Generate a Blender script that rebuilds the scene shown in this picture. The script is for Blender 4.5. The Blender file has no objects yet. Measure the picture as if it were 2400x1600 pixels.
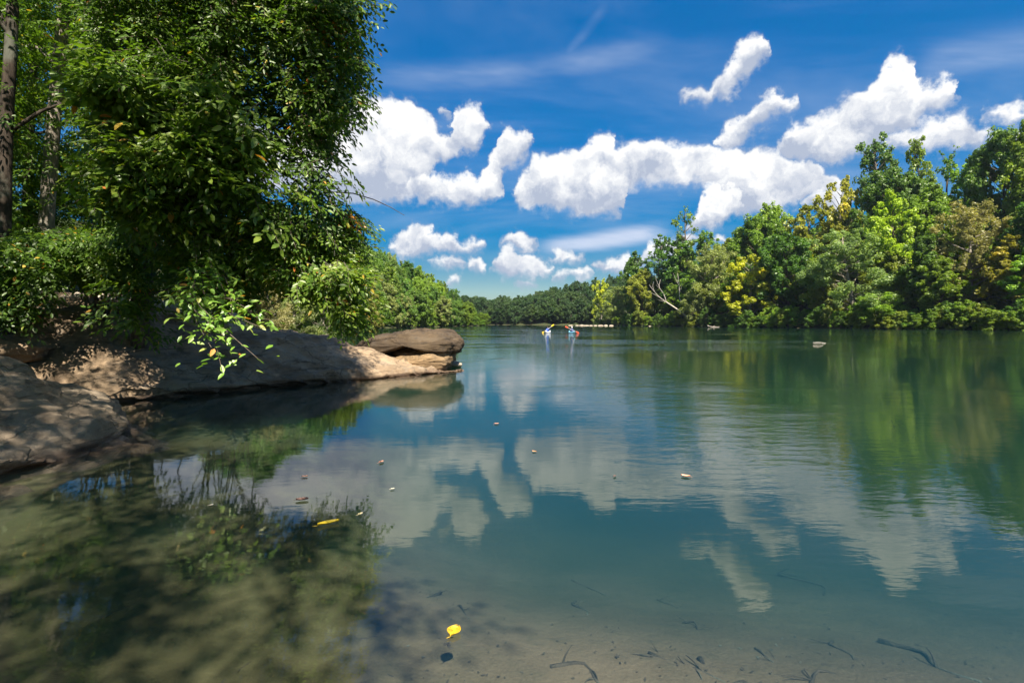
import bpy, math, random
import numpy as np
from mathutils import Vector, Matrix, Quaternion

random.seed(11)
RNG = np.random.default_rng(11)
SC = bpy.context.scene
COL = SC.collection
R = math.radians

# ------------------------------------------------------------------ camera
F = 1200.0            # focal length in photograph pixels (2400 wide)
HZ = 755.0            # horizon row
CAMZ = 1.5
cam_d = bpy.data.cameras.new('camera')
cam = bpy.data.objects.new('camera', cam_d)
COL.objects.link(cam)
cam.location = (0, 0, CAMZ)
cam.rotation_euler = (R(90), 0, 0)
cam_d.sensor_width = 36
cam_d.lens = 18
cam_d.shift_y = -(800 - HZ) / 2400
cam_d.clip_start = 0.05
cam_d.clip_end = 5000
SC.camera = cam

# ------------------------------------------------------------------ sun, sky, exposure
SUN_AZ, SUN_EL = R(162), R(53)          # clockwise from +Y
SUN = Vector((math.sin(SUN_AZ) * math.cos(SUN_EL), math.cos(SUN_AZ) * math.cos(SUN_EL), math.sin(SUN_EL)))
sd = bpy.data.lights.new('sun', 'SUN')
sd.energy = 4.9
sd.angle = R(0.5)
sd.color = (1.0, 0.94, 0.84)
so = bpy.data.objects.new('sun', sd)
COL.objects.link(so)
so.rotation_euler = SUN.to_track_quat('Z', 'Y').to_euler()
so.location = (0, -20, 60)

SC.view_settings.view_transform = 'Standard'
SC.view_settings.look = 'None'
SC.view_settings.gamma = 1.0
SC.view_settings.exposure = 1.42
SC.render.engine = 'CYCLES'
cy = SC.cycles
cy.max_bounces = 7
cy.diffuse_bounces = 3
cy.glossy_bounces = 3
cy.transmission_bounces = 4
cy.transparent_max_bounces = 10
cy.volume_bounces = 0
cy.use_denoising = True
cy.use_adaptive_sampling = True
cy.adaptive_threshold = 0.02
cy.caustics_reflective = False
cy.caustics_refractive = False
cy.sample_clamp_indirect = 6.0


class NT:
    """small node-tree helper"""
    def __init__(self, tree):
        self.t = tree

    def node(self, typ, **kw):
        n = self.t.nodes.new(typ)
        for k, v in kw.items():
            setattr(n, k, v)
        return n

    def put(self, sock, v):
        if isinstance(v, bpy.types.NodeSocket):
            self.t.links.new(v, sock)
        elif v is not None:
            if sock.type == 'RGBA' and hasattr(v, '__len__') and len(v) == 3:
                v = (*v, 1)
            sock.default_value = v

    def math(self, op, a, b=None, c=None, clamp=False):
        n = self.node('ShaderNodeMath', operation=op)
        n.use_clamp = clamp
        self.put(n.inputs[0], a)
        if b is not None:
            self.put(n.inputs[1], b)
        if c is not None:
            self.put(n.inputs[2], c)
        return n.outputs[0]

    def vmath(self, op, a, b=None, scale=None):
        n = self.node('ShaderNodeVectorMath', operation=op)
        self.put(n.inputs[0], a)
        if b is not None:
            self.put(n.inputs[1], b)
        if scale is not None:
            self.put(n.inputs['Scale'], scale)
        return n.outputs['Value'] if op in ('LENGTH', 'DOT_PRODUCT', 'DISTANCE') else n.outputs[0]

    def step(self, v, a, b, lo=0.0, hi=1.0, smooth=True):
        n = self.node('ShaderNodeMapRange')
        n.interpolation_type = 'SMOOTHSTEP' if smooth else 'LINEAR'
        for i, x in enumerate((v, a, b, lo, hi)):
            self.put(n.inputs[i], x)
        return n.outputs[0]

    def mix(self, fac, a, b, blend='MIX'):
        n = self.node('ShaderNodeMix', data_type='RGBA', blend_type=blend)
        self.put(n.inputs[0], fac)
        self.put(n.inputs[6], a)
        self.put(n.inputs[7], b)
        return n.outputs[2]

    def noise(self, vec, scale, detail=4, rough=0.55, dist=0.0, out=0):
        n = self.node('ShaderNodeTexNoise')
        self.put(n.inputs['Vector'], vec)
        n.inputs['Scale'].default_value = scale
        n.inputs['Detail'].default_value = detail
        n.inputs['Roughness'].default_value = rough
        n.inputs['Distortion'].default_value = dist
        return n.outputs[out]

    def comb(self, x, y, z):
        n = self.node('ShaderNodeCombineXYZ')
        for i, v in enumerate((x, y, z)):
            self.put(n.inputs[i], v)
        return n.outputs[0]

    def sep(self, v):
        n = self.node('ShaderNodeSeparateXYZ')
        self.put(n.inputs[0], v)
        return n.outputs

    def mapping(self, vec, scale=(1, 1, 1), rot=(0, 0, 0), loc=(0, 0, 0)):
        n = self.node('ShaderNodeMapping')
        self.put(n.inputs[0], vec)
        n.inputs['Scale'].default_value = scale
        n.inputs['Rotation'].default_value = rot
        n.inputs['Location'].default_value = loc
        return n.outputs[0]


# cumulus outlines: (azimuth column, top row, base row) read off in the 2352-wide view and turned into directions
CLOUDS = [
 [(330,250,420),(400,215,430),(470,240,436),(540,262,440),(600,285,440),(640,305,442),(700,300,445),(740,288,455),(770,268,465),(800,245,470),(815,212,472),(830,203,472),(850,226,472),(900,232,470),(945,236,465),(975,256,457),(985,270,410),(998,290,375),(1026,316,368),(1040,262,360),(1054,248,355),(1083,249,350),(1104,256,330),(1121,274,302)],
 [(930,400,455),(985,398,462),(1005,402,466),(1040,408,468),(1075,398,470),(1090,412,470),(1111,385,469),(1125,360,468),(1139,333,460),(1148,298,450),(1156,291,400),(1175,288,383),(1200,298,370),(1217,307,358),(1224,322,338)],
 [(1007,255,270),(1019,246,278),(1034,256,272)],
 [(1172,436,454),(1196,397,475),(1224,368,484),(1267,353,487),(1288,360,489),(1323,333,493),(1380,309,499),(1401,309,500),(1412,331,500),(1425,335,498),(1434,330,490),(1442,327,436),(1458,325,430),(1508,310,425),(1536,329,426),(1586,325,428),(1628,318,436),(1642,338,445),(1663,348,480),(1678,346,492),(1713,345,497),(1777,336,492),(1819,356,478),(1876,366,460),(1918,402,442),(1930,416,430)],
 [(1580,520,532),(1600,485,536),(1628,430,538),(1650,428,522),(1678,440,495),(1700,460,490)],
 [(1562,212,222),(1593,200,235),(1628,197,234),(1649,178,222),(1678,150,227),(1706,112,190),(1734,77,178),(1756,80,150),(1774,112,134)],
 [(1645,320,350),(1660,302,362),(1678,282,356),(1713,260,322),(1741,232,298),(1777,211,277),(1805,228,264),(1830,211,248),(1840,220,236)],
 [(1782,330,350),(1800,305,358),(1819,288,363),(1890,254,372),(1961,219,365),(2000,183,345),(2032,141,322),(2060,127,314),(2095,141,303),(2104,187,286),(2138,194,271),(2166,180,257),(2188,204,249),(2193,240,252)],
 [(2008,322,338),(2067,296,349),(2138,275,353),(2195,267,349),(2244,282,335),(2284,293,307)],
 [(2248,260,269),(2290,250,273),(2310,234,272),(2330,231,273),(2352,238,271),(2390,252,262)],
 [(2260,324,332),(2300,297,338),(2330,287,342),(2352,284,347),(2400,288,352),(2450,300,345),(2500,320,335)],
 [(886,562,574),(920,530,590),(955,515,597),(990,516,590),(1005,541,577),(1040,530,579),(1068,556,582),(1097,541,583),(1120,556,570)],
 [(990,600,607),(1020,587,613),(1060,584,611),(1079,594,602)],
 [(1070,606,616),(1085,593,626),(1100,594,627),(1113,608,618)],
 [(1150,556,566),(1180,534,577),(1205,531,578),(1236,548,566)],
 [(1126,600,612),(1145,578,632),(1175,566,638),(1200,574,638),(1230,590,636),(1255,596,626),(1267,606,614)],
 [(1260,588,596),(1290,573,603),(1320,574,603),(1344,588,596)],
 [(1362,606,613),(1395,592,623),(1420,590,624),(1440,586,624),(1460,598,620),(1475,606,614)],
 [(1298,628,634),(1330,613,642),(1350,614,642),(1368,626,634)],
 [(1020,642,649),(1042,627,654),(1066,640,648)],
 [(1178,648,654),(1210,640,660),(1232,648,654)],
 [(1455,592,612),(1490,560,604),(1530,545,596),(1560,540,594),(1590,534,576),(1615,545,560)],
 [(1628,548,560),(1655,536,566),(1682,548,560)],
 [(1848,468,482),(1880,438,495),(1920,428,495),(1955,440,482)],
 [(1264,632,640),(1290,622,646),(1312,630,640)],
]


def px_dir(xd, yd):
    dx = (xd / 0.98 - 1200) / F
    dz = -(yd / 0.98 - HZ) / F
    return math.atan2(dx, 1.0), math.atan2(dz, math.hypot(dx, 1.0))


def build_world():
    w = bpy.data.worlds.new('World')
    SC.world = w
    w.use_nodes = True
    t = w.node_tree
    t.nodes.clear()
    n = NT(t)
    out = n.node('ShaderNodeOutputWorld')
    bg = n.node('ShaderNodeBackground')
    bg.inputs['Strength'].default_value = 0.061
    t.links.new(bg.outputs[0], out.inputs['Surface'])
    sky = n.node('ShaderNodeTexSky')
    sky.sky_type = 'NISHITA'
    sky.sun_disc = False
    sky.sun_elevation = SUN_EL
    sky.sun_rotation = SUN_AZ
    sky.altitude = 200
    sky.air_density = 1.0
    sky.dust_density = 0.35
    sky.ozone_density = 2.2
    hs = n.node('ShaderNodeHueSaturation')
    hs.inputs['Saturation'].default_value = 1.9
    hs.inputs['Value'].default_value = 1.0
    hs.inputs['Hue'].default_value = 0.502
    t.links.new(sky.outputs[0], hs.inputs['Color'])
    ch = n.node('ShaderNodeSeparateColor')
    t.links.new(sky.outputs[0], ch.inputs[0])
    mxc = n.math('DIVIDE', n.math('MAXIMUM', n.math('MAXIMUM', ch.outputs[0], ch.outputs[1]), ch.outputs[2]), 6.0)
    fk = n.math('DIVIDE', 1.22, n.math('ADD', 1.0, n.math('MULTIPLY', mxc, mxc)))
    skyc = n.vmath('SCALE', n.vmath('MAXIMUM', hs.outputs[0], (0.0, 0.0, 0.0)), scale=fk)

    d = n.node('ShaderNodeTexCoord').outputs['Generated']
    d = n.vmath('NORMALIZE', d)
    # turbulent offset of the look-up direction gives the cauliflower edge
    w1 = n.noise(d, 9.0, 3, 0.55, out=1)
    w2 = n.noise(d, 26.0, 6, 0.60, out=1)
    off = n.vmath('ADD', n.vmath('SCALE', n.vmath('SUBTRACT', w1, (0.5, 0.5, 0.5)), scale=0.028),
                  n.vmath('SCALE', n.vmath('SUBTRACT', w2, (0.5, 0.5, 0.5)), scale=0.056))
    dw = n.vmath('ADD', d, off)
    w3c = n.noise(d, 60.0, 4, 0.6)
    s = n.sep(dw)
    az = n.math('ARCTAN2', s[0], s[1])
    el = n.math('ARCSINE', n.math('MAXIMUM', n.math('MINIMUM', s[2], 1.0), -1.0))
    A0, A1 = -0.74, 0.84
    ax = n.math('DIVIDE', n.math('SUBTRACT', az, A0), A1 - A0)
    E1 = 0.70
    layers = []
    for c in sorted(CLOUDS, key=lambda c: c[0][0]):
        for L in layers:
            if L[-1][-1][0] + 14 < c[0][0]:
                L.append(c)
                break
        else:
            layers.append([c])
    mask = None
    shade = None
    for L in layers:
        tops, bots = [], []
        for c in L:
            m = []
            for (x, yt, yb) in c:
                a, et = px_dir(x, yt)
                _, eb = px_dir(x, yb)
                m.append(((a - A0) / (A1 - A0), et / E1, eb / E1))
            x0, x1 = m[0][0], m[-1][0]
            c0 = (m[0][1] + m[0][2]) / 2
            c1 = (m[-1][1] + m[-1][2]) / 2
            e = 0.0045
            for (x, a_, b_) in [(x0 - e, c0 - .03, c0 + .03)] + m + [(x1 + e, c1 - .03, c1 + .03)]:
                if 0 <= x <= 1:
                    tops.append((x, min(max(a_, 0), 1)))
                    bots.append((x, min(max(b_, 0), 1)))
        vals = []
        for pts in (tops, bots):
            fc = n.node('ShaderNodeFloatCurve')
            cm = fc.mapping
            cm.use_clip = False
            cu = cm.curves[0]
            cu.points[0].location = (0.0, pts[0][1])
            cu.points[1].location = (1.0, pts[-1][1])
            for p in pts:
                q = cu.points.new(*p)
                q.handle_type = 'VECTOR'
            cm.update()
            n.put(fc.inputs['Value'], ax)
            vals.append(n.math('MULTIPLY', fc.outputs[0], E1))
        up = n.math('SUBTRACT', vals[0], el)
        dn = n.math('SUBTRACT', el, vals[1])
        dd = n.math('MINIMUM', up, n.math('MULTIPLY', dn, 0.8))
        m = n.step(n.math('ADD', dd, n.math('MULTIPLY', n.math('SUBTRACT', w3c, 0.5), 0.018)), -0.007, 0.011)
        fringe = n.step(n.math('ADD', dd, n.math('MULTIPLY', n.math('SUBTRACT', w3c, 0.55), 0.075)), -0.012, 0.012)
        m = n.math('MAXIMUM', m, n.math('MULTIPLY', fringe, 0.28))
        th = n.math('MAXIMUM', n.math('SUBTRACT', vals[0], vals[1]), 0.012)
        tt = n.math('DIVIDE', dn, th)
        sh = n.math('MULTIPLY', tt, m)
        if mask is None:
            mask, shade = m, sh
        else:
            mask = n.math('MAXIMUM', mask, m)
            shade = n.math('MAXIMUM', shade, sh)
    # the same kind of cumulus field carries on outside the part read off the photograph
    sd_ = n.sep(d)
    azr = n.math('ARCTAN2', sd_[0], sd_[1])
    inside = n.math('MULTIPLY', n.step(azr, -0.80, -0.72), n.step(azr, 0.90, 0.82))
    inside = n.math('MULTIPLY', inside, n.step(sd_[2], 0.62, 0.55))
    zc = n.math('MAXIMUM', sd_[2], 0.05)
    plane = n.comb(n.math('DIVIDE', sd_[0], n.math('ADD', zc, 0.12)), n.math('DIVIDE', sd_[1], n.math('ADD', zc, 0.12)), 0.0)
    gn = n.noise(plane, 1.15, 6, 0.55)
    gm = n.step(gn, 0.56, 0.62)
    gm = n.math('MULTIPLY', gm, n.math('SUBTRACT', 1.0, inside))
    gm = n.math('MULTIPLY', gm, n.step(sd_[2], 0.02, 0.1))
    mask = n.math('MULTIPLY', mask, n.step(sd_[1], 0.0, 0.1))
    # relief inside the clouds: density looked up a little nearer to the sun
    e1 = n.noise(dw, 15.0, 5, 0.58)
    e2 = n.noise(n.vmath('ADD', dw, (0.010, -0.002, 0.022)), 15.0, 5, 0.58)
    rel = n.math('MULTIPLY', n.math('SUBTRACT', e1, e2), 2.4)
    lit = n.math('ADD', n.step(n.math('ADD', shade, n.math('MULTIPLY', n.math('SUBTRACT', e1, .5), 0.6)), 0.0, 0.95), rel)
    lit = n.math('MINIMUM', n.math('MAXIMUM', lit, 0.0), 1.0)
    ccol = n.mix(lit, (2.9, 3.3, 4.15), (6.6, 6.6, 6.55))
    gcol = n.mix(n.step(gn, 0.56, 0.72), (6.3, 6.3, 6.3), (3.3, 3.7, 4.6))
    # thin cirrus veil in long streaks
    cv = n.mapping(plane, scale=(0.55, 1.3, 1.0), rot=(0, 0, R(-17)))
    cn = n.noise(cv, 1.1, 5, 0.6, dist=0.6)
    ci = n.math('MULTIPLY', n.step(cn, 0.36, 0.88), 0.36)
    ci = n.math('MULTIPLY', ci, n.step(sd_[2], 0.05, 0.2))
    # long band low over the river and the contrail streak high up
    def streak(p0, p1, wid, soft, amt):
        (a0, b0), (a1, b1) = px_dir(*p0), px_dir(*p1)
        dx, dy = a1 - a0, b1 - b0
        L2 = dx * dx + dy * dy
        elr = n.math('ADD', n.math('ARCSINE', sd_[2]), n.math('MULTIPLY', n.math('SUBTRACT', cn, .5), 0.012))
        u = n.math('ADD', n.math('MULTIPLY', n.math('SUBTRACT', azr, a0), dx / L2), n.math('MULTIPLY', n.math('SUBTRACT', elr, b0), dy / L2))
        u = n.math('MINIMUM', n.math('MAXIMUM', u, 0.0), 1.0)
        ex = n.math('SUBTRACT', azr, n.math('MULTIPLY_ADD', u, dx, a0))
        ey = n.math('SUBTRACT', elr, n.math('MULTIPLY_ADD', u, dy, b0))
        dist = n.math('SQRT', n.math('ADD', n.math('MULTIPLY', ex, ex), n.math('MULTIPLY', ey, ey)))
        tap = n.math('MULTIPLY', n.step(u, 0.0, 0.25), n.step(u, 1.0, 0.75))
        return n.math('MULTIPLY', n.math('MULTIPLY', n.step(dist, wid, wid * soft), tap), amt)
    st = n.math('MAXIMUM', streak((1215, 575), (1560, 522), 0.026, 0.1, 0.75), streak((1270, 165), (1400, 5), 0.014, 0.0, 0.22))
    st = n.math('MAXIMUM', st, streak((800, 172), (1560, 92), 0.032, 0.0, 0.34))
    st = n.math('MAXIMUM', st, streak((2080, 150), (2500, 90), 0.035, 0.0, 0.35))
    st = n.math('MULTIPLY', st, n.step(cn, 0.28, 0.6))
    ci = n.math('MINIMUM', n.math('ADD', ci, st), 0.9)
    c = n.mix(ci, skyc, (4.2, 4.7, 5.8))
    c = n.mix(gm, c, gcol)
    c = n.mix(mask, c, ccol)
    t.links.new(c, bg.inputs['Color'])
    w.cycles.sampling_method = 'MANUAL'
    w.cycles.sample_map_resolution = 512


build_world()


# ------------------------------------------------------------------ helpers
def hash3(i, j, k, s):
    h = (i * 374761393 + j * 668265263 + k * 2147483647 + s * 1274126177) & 0xFFFFFFFF
    h = ((h ^ (h >> 13)) * 1274126177) & 0xFFFFFFFF
    return ((h ^ (h >> 16)) & 0xFFFF) / 65535.0


def vnoise(p, seed=0):
    p = np.asarray(p, float)
    i = np.floor(p).astype(np.int64)
    f = p - i
    f = f * f * f * (f * (f * 6 - 15) + 10)
    r = 0
    for dx in (0, 1):
        for dy in (0, 1):
            for dz in (0, 1):
                w = (f[..., 0] if dx else 1 - f[..., 0]) * (f[..., 1] if dy else 1 - f[..., 1]) * (f[..., 2] if dz else 1 - f[..., 2])
                r = r + w * hash3(i[..., 0] + dx, i[..., 1] + dy, i[..., 2] + dz, seed)
    return r * 2 - 1


def fbm(p, octv=4, seed=0, gain=0.5):
    a, r, q = 1.0, 0, np.asarray(p, float)
    for o in range(octv):
        r = r + a * vnoise(q, seed + o)
        q = q * 2.03 + 7.1
        a *= gain
    return r


def norm(v):
    return v / np.maximum(np.linalg.norm(v, axis=-1, keepdims=True), 1e-9)


def P(px, py, Y):
    return np.array(((px - 1200) / F * Y, Y, CAMZ - (py - HZ) / F * Y))


class MB:
    def __init__(self):
        self.V, self.Q, self.T, self.A, self.n = [], [], [], [], 0

    def add(self, V, Q=None, T=None, tint=0.0):
        V = np.asarray(V, np.float64).reshape(-1, 3)
        self.V.append(V)
        if Q is not None and len(Q):
            self.Q.append(np.asarray(Q, np.int64).reshape(-1, 4) + self.n)
        if T is not None and len(T):
            self.T.append(np.asarray(T, np.int64).reshape(-1, 3) + self.n)
        self.A.append(np.broadcast_to(np.asarray(tint, float), (len(V),)).copy())
        self.n += len(V)
        return self

    def tube(self, pts, rad, sides=6, cap=True, tint=0.0):
        pts = np.asarray(pts, float)
        rad = np.broadcast_to(np.asarray(rad, float), (len(pts),))
        tan = norm(np.gradient(pts, axis=0))
        ref = np.array((0, 0, 1.0)) if abs(tan[0][2]) < 0.9 else np.array((1.0, 0, 0))
        a = norm(np.cross(tan, ref))
        b = np.cross(tan, a)
        th = np.arange(sides) / sides * 2 * math.pi
        ring = pts[:, None] + rad[:, None, None] * (a[:, None] * np.cos(th)[None, :, None] + b[:, None] * np.sin(th)[None, :, None])
        n = len(pts)
        i, j = np.meshgrid(np.arange(n - 1), np.arange(sides), indexing='ij')
        j2 = (j + 1) % sides
        Q = np.stack((i * sides + j, i * sides + j2, (i + 1) * sides + j2, (i + 1) * sides + j), -1).reshape(-1, 4)
        V = ring.reshape(-1, 3)
        T = None
        if cap:
            V = np.vstack((V, pts[0] - tan[0] * rad[0] * .3, pts[-1] + tan[-1] * rad[-1] * .6))
            k0, k1 = n * sides, n * sides + 1
            T = [(k0, (q + 1) % sides, q) for q in range(sides)] + [(k1, (n - 1) * sides + q, (n - 1) * sides + (q + 1) % sides) for q in range(sides)]
        return self.add(V, Q, T, tint)

    def grid(self, G, closed_u=False, closed_v=False, tint=0.0):
        """G (n, m, 3)"""
        n, m = G.shape[:2]
        i, j = np.meshgrid(np.arange(n if closed_u else n - 1), np.arange(m if closed_v else m - 1), indexing='ij')
        i2, j2 = (i + 1) % n, (j + 1) % m
        Q = np.stack((i * m + j, i2 * m + j, i2 * m + j2, i * m + j2), -1).reshape(-1, 4)
        return self.add(G.reshape(-1, 3), Q, None, tint)

    def mesh(self, name, mat=None, smooth=True):
        V = np.vstack(self.V)
        Q = np.vstack(self.Q) if self.Q else np.zeros((0, 4), np.int64)
        T = np.vstack(self.T) if self.T else np.zeros((0, 3), np.int64)
        me = bpy.data.meshes.new(name)
        me.vertices.add(len(V))
        me.vertices.foreach_set('co', V.astype(np.float32).ravel())
        nl = len(Q) * 4 + len(T) * 3
        me.loops.add(nl)
        me.loops.foreach_set('vertex_index', np.concatenate((Q.ravel(), T.ravel())).astype(np.int32))
        me.polygons.add(len(Q) + len(T))
        ls = np.concatenate((np.arange(len(Q)) * 4, len(Q) * 4 + np.arange(len(T)) * 3)).astype(np.int32)
        me.polygons.foreach_set('loop_start', ls)
        me.polygons.foreach_set('use_smooth', np.full(len(Q) + len(T), smooth))
        at = me.attributes.new('tint', 'FLOAT', 'POINT')
        at.data.foreach_set('value', np.concatenate(self.A).astype(np.float32))
        if mat:
            me.materials.append(mat)
        me.update(calc_edges=True)
        me.validate()
        return me

    def build(self, name, mat=None, parent=None, smooth=True, loc=None, kind=None):
        return link(name, self.mesh(name, mat, smooth), parent, loc, kind)


def link(name, data, parent=None, loc=None, kind=None):
    o = bpy.data.objects.new(name, data)
    COL.objects.link(o)
    if parent is not None:
        o.parent = parent
    if loc is not None:
        o.location = loc
    if kind:
        o['kind'] = kind
    return o


def tag(o, label, cat=None, group=None, kind=None):
    if label:
        o['label'] = label
    if cat:
        o['category'] = cat
    if group:
        o['group'] = group
    if kind:
        o['kind'] = kind
    return o


def thing(name, loc, label, cat, group=None):
    return tag(link(name, None, None, loc), label, cat, group)


# ------------------------------------------------------------------ materials
def new_mat(name):
    m = bpy.data.materials.new(name)
    m.use_nodes = True
    m.node_tree.nodes.clear()
    n = NT(m.node_tree)
    out = n.node('ShaderNodeOutputMaterial')
    return m, n, out


def leaf_mat(name, stops, trans=0.4, gloss=0.05, objcol=False, boost=1.25, share=1.4):
    m, n, out = new_mat(name)
    at = n.node('ShaderNodeAttribute')
    at.attribute_name = 'tint'
    rp = n.node('ShaderNodeValToRGB')
    el = rp.color_ramp.elements
    el[0].position, el[0].color = stops[0][0], (*stops[0][1], 1)
    el[1].position, el[1].color = stops[-1][0], (*stops[-1][1], 1)
    for (p, c) in stops[1:-1]:
        e = el.new(p)
        e.color = (*c, 1)
    n.put(rp.inputs[0], at.outputs['Fac'])
    col = rp.outputs[0]
    if objcol:
        oi = n.node('ShaderNodeObjectInfo')
        col = n.mix(1.0, col, oi.outputs['Color'], 'MULTIPLY')
    col = n.vmath('SCALE', col, scale=share)       # reflected plus transmitted share
    df = n.node('ShaderNodeBsdfDiffuse')
    n.put(df.inputs[0], col)
    tr = n.node('ShaderNodeBsdfTranslucent')
    tc = n.mix(1.0, col, (boost * 1.1, boost * 1.15, boost * 0.45), 'MULTIPLY')
    n.put(tr.inputs[0], tc)
    mx = n.node('ShaderNodeMixShader')
    mx.inputs[0].default_value = trans
    m.node_tree.links.new(df.outputs[0], mx.inputs[1])
    m.node_tree.links.new(tr.outputs[0], mx.inputs[2])
    gl = n.node('ShaderNodeBsdfGlossy')
    gl.inputs['Roughness'].default_value = 0.42
    gl.inputs['Color'].default_value = (1, 1, .85, 1)
    m2 = n.node('ShaderNodeMixShader')
    m2.inputs[0].default_value = gloss
    m.node_tree.links.new(mx.outputs[0], m2.inputs[1])
    m.node_tree.links.new(gl.outputs[0], m2.inputs[2])
    m.node_tree.links.new(m2.outputs[0], out.inputs['Surface'])
    return m


def princ(name, color, rough=0.6, spec=0.4, bump=None, metallic=0.0):
    m, n, out = new_mat(name)
    b = n.node('ShaderNodeBsdfPrincipled')
    n.put(b.inputs['Base Color'], (*color, 1))
    b.inputs['Roughness'].default_value = rough
    b.inputs['Specular IOR Level'].default_value = spec
    tc = n.node('ShaderNodeTexCoord').outputs['Object']
    nz = n.noise(tc, 9.0, 4)
    n.put(b.inputs['Base Color'], n.mix(nz, tuple(c * 0.78 for c in color), tuple(min(1, c * 1.15) for c in color)))
    m.node_tree.links.new(b.outputs[0], out.inputs['Surface'])
    return m


def rock_mat(name, light, dark, lichen_amt=0.5, strata=(0.35, 0.35, 2.6), wet=0.10):
    m, n, out = new_mat(name)
    b = n.node('ShaderNodeBsdfPrincipled')
    geo = n.node('ShaderNodeNewGeometry')
    pos = geo.outputs['Position']
    big = n.noise(pos, 0.9, 5, 0.6, dist=0.4)
    med = n.noise(pos, 4.2, 6, 0.65)
    fine = n.noise(pos, 38.0, 4, 0.7)
    sm = n.mapping(pos, scale=strata, rot=(R(14), R(-9), R(38)))
    stt = n.noise(sm, 3.0, 6, 0.62, dist=1.0)
    c = n.mix(n.step(big, 0.32, 0.66), dark, light)
    c = n.mix(n.math('MULTIPLY', n.step(stt, 0.52, 0.68), 0.75), c, tuple(x * 0.42 for x in dark))
    c = n.mix(n.math('MULTIPLY', n.step(med, 0.5, 0.75), 0.55), c, tuple(min(1, x * 1.35) for x in light))
    # grey lichen and black algae patches on upward faces
    up = n.sep(geo.outputs['Normal'])[2]
    li = n.noise(pos, 2.3, 7, 0.7, dist=0.5)
    c = n.mix(n.math('MULTIPLY', n.math('MULTIPLY', n.step(li, 0.52, 0.62), n.step(up, 0.25, 0.8)), lichen_amt), c, (0.22, 0.20, 0.165))
    bl = n.noise(pos, 3.3, 7, 0.7)
    c = n.mix(n.math('MULTIPLY', n.step(bl, 0.54, 0.66), 0.6), c, (0.045, 0.038, 0.03))
    c = n.mix(n.math('MULTIPLY', n.step(fine, 0.35, 0.7), 0.35), c, tuple(x * 0.5 for x in light))
    # hairline cracks that follow the bedding
    ck = n.mapping(n.vmath('ADD', pos, n.vmath('SCALE', n.noise(pos, 1.6, 3, .6, out=1), scale=0.55)), scale=(0.5, 0.5, 1.9), rot=(R(20), R(-16), R(38)))
    vor = n.node('ShaderNodeTexVoronoi')
    vor.feature = 'DISTANCE_TO_EDGE'
    n.put(vor.inputs['Vector'], ck)
    vor.inputs['Scale'].default_value = 1.25
    crack = n.step(vor.outputs['Distance'], 0.028, 0.0)
    crack = n.math('MULTIPLY', crack, n.step(big, 0.40, 0.55))
    c = n.mix(n.math('MULTIPLY', crack, 0.35), c, (0.05, 0.036, 0.024))
    # damp tide line left by the river
    z = n.math('ADD', n.sep(pos)[2], n.math('MULTIPLY', n.math('SUBTRACT', med, 0.5), 0.10))
    wetf = n.step(z, wet + 0.03, wet - 0.05)
    c = n.mix(n.math('MULTIPLY', wetf, 0.6), c, (0.05, 0.026, 0.018))
    n.put(b.inputs['Base Color'], c)
    n.put(b.inputs['Roughness'], n.math('SUBTRACT', 0.88, n.math('MULTIPLY', wetf, 0.45)))
    b.inputs['Specular IOR Level'].default_value = 0.25
    bp = n.node('ShaderNodeBump')
    bp.inputs['Strength'].default_value = 0.9
    bp.inputs['Distance'].default_value = 0.05
    h = n.math('ADD', n.math('SUBTRACT', n.math('MULTIPLY', stt, 1.1), n.math('MULTIPLY', crack, 0.4)), n.math('ADD', n.math('MULTIPLY', med, 0.7), n.math('MULTIPLY', fine, 0.16)))
    n.put(bp.inputs['Height'], h)
    m.node_tree.links.new(bp.outputs[0], b.inputs['Normal'])
    m.node_tree.links.new(b.outputs[0], out.inputs['Surface'])
    return m


def bark_mat(name, a, b_, scale=(6, 6, 1.2)):
    m, n, out = new_mat(name)
    b = n.node('ShaderNodeBsdfPrincipled')
    pos = n.node('ShaderNodeTexCoord').outputs['Object']
    mp = n.mapping(pos, scale=scale)
    z1 = n.noise(mp, 2.2, 6, 0.65, dist=0.6)
    z2 = n.noise(pos, 1.4, 4, 0.6)
    c = n.mix(n.step(z1, 0.35, 0.65), b_, a)
    c = n.mix(n.math('MULTIPLY', n.step(z2, 0.5, 0.65), 0.5), c, (0.16, 0.17, 0.13))
    n.put(b.inputs['Base Color'], c)
    b.inputs['Roughness'].default_value = 0.9
    b.inputs['Specular IOR Level'].default_value = 0.15
    bp = n.node('ShaderNodeBump')
    bp.inputs['Strength'].default_value = 0.8
    bp.inputs['Distance'].default_value = 0.03
    n.put(bp.inputs['Height'], z1)
    m.node_tree.links.new(bp.outputs[0], b.inputs['Normal'])
    m.node_tree.links.new(b.outputs[0], out.inputs['Surface'])
    return m


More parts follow.
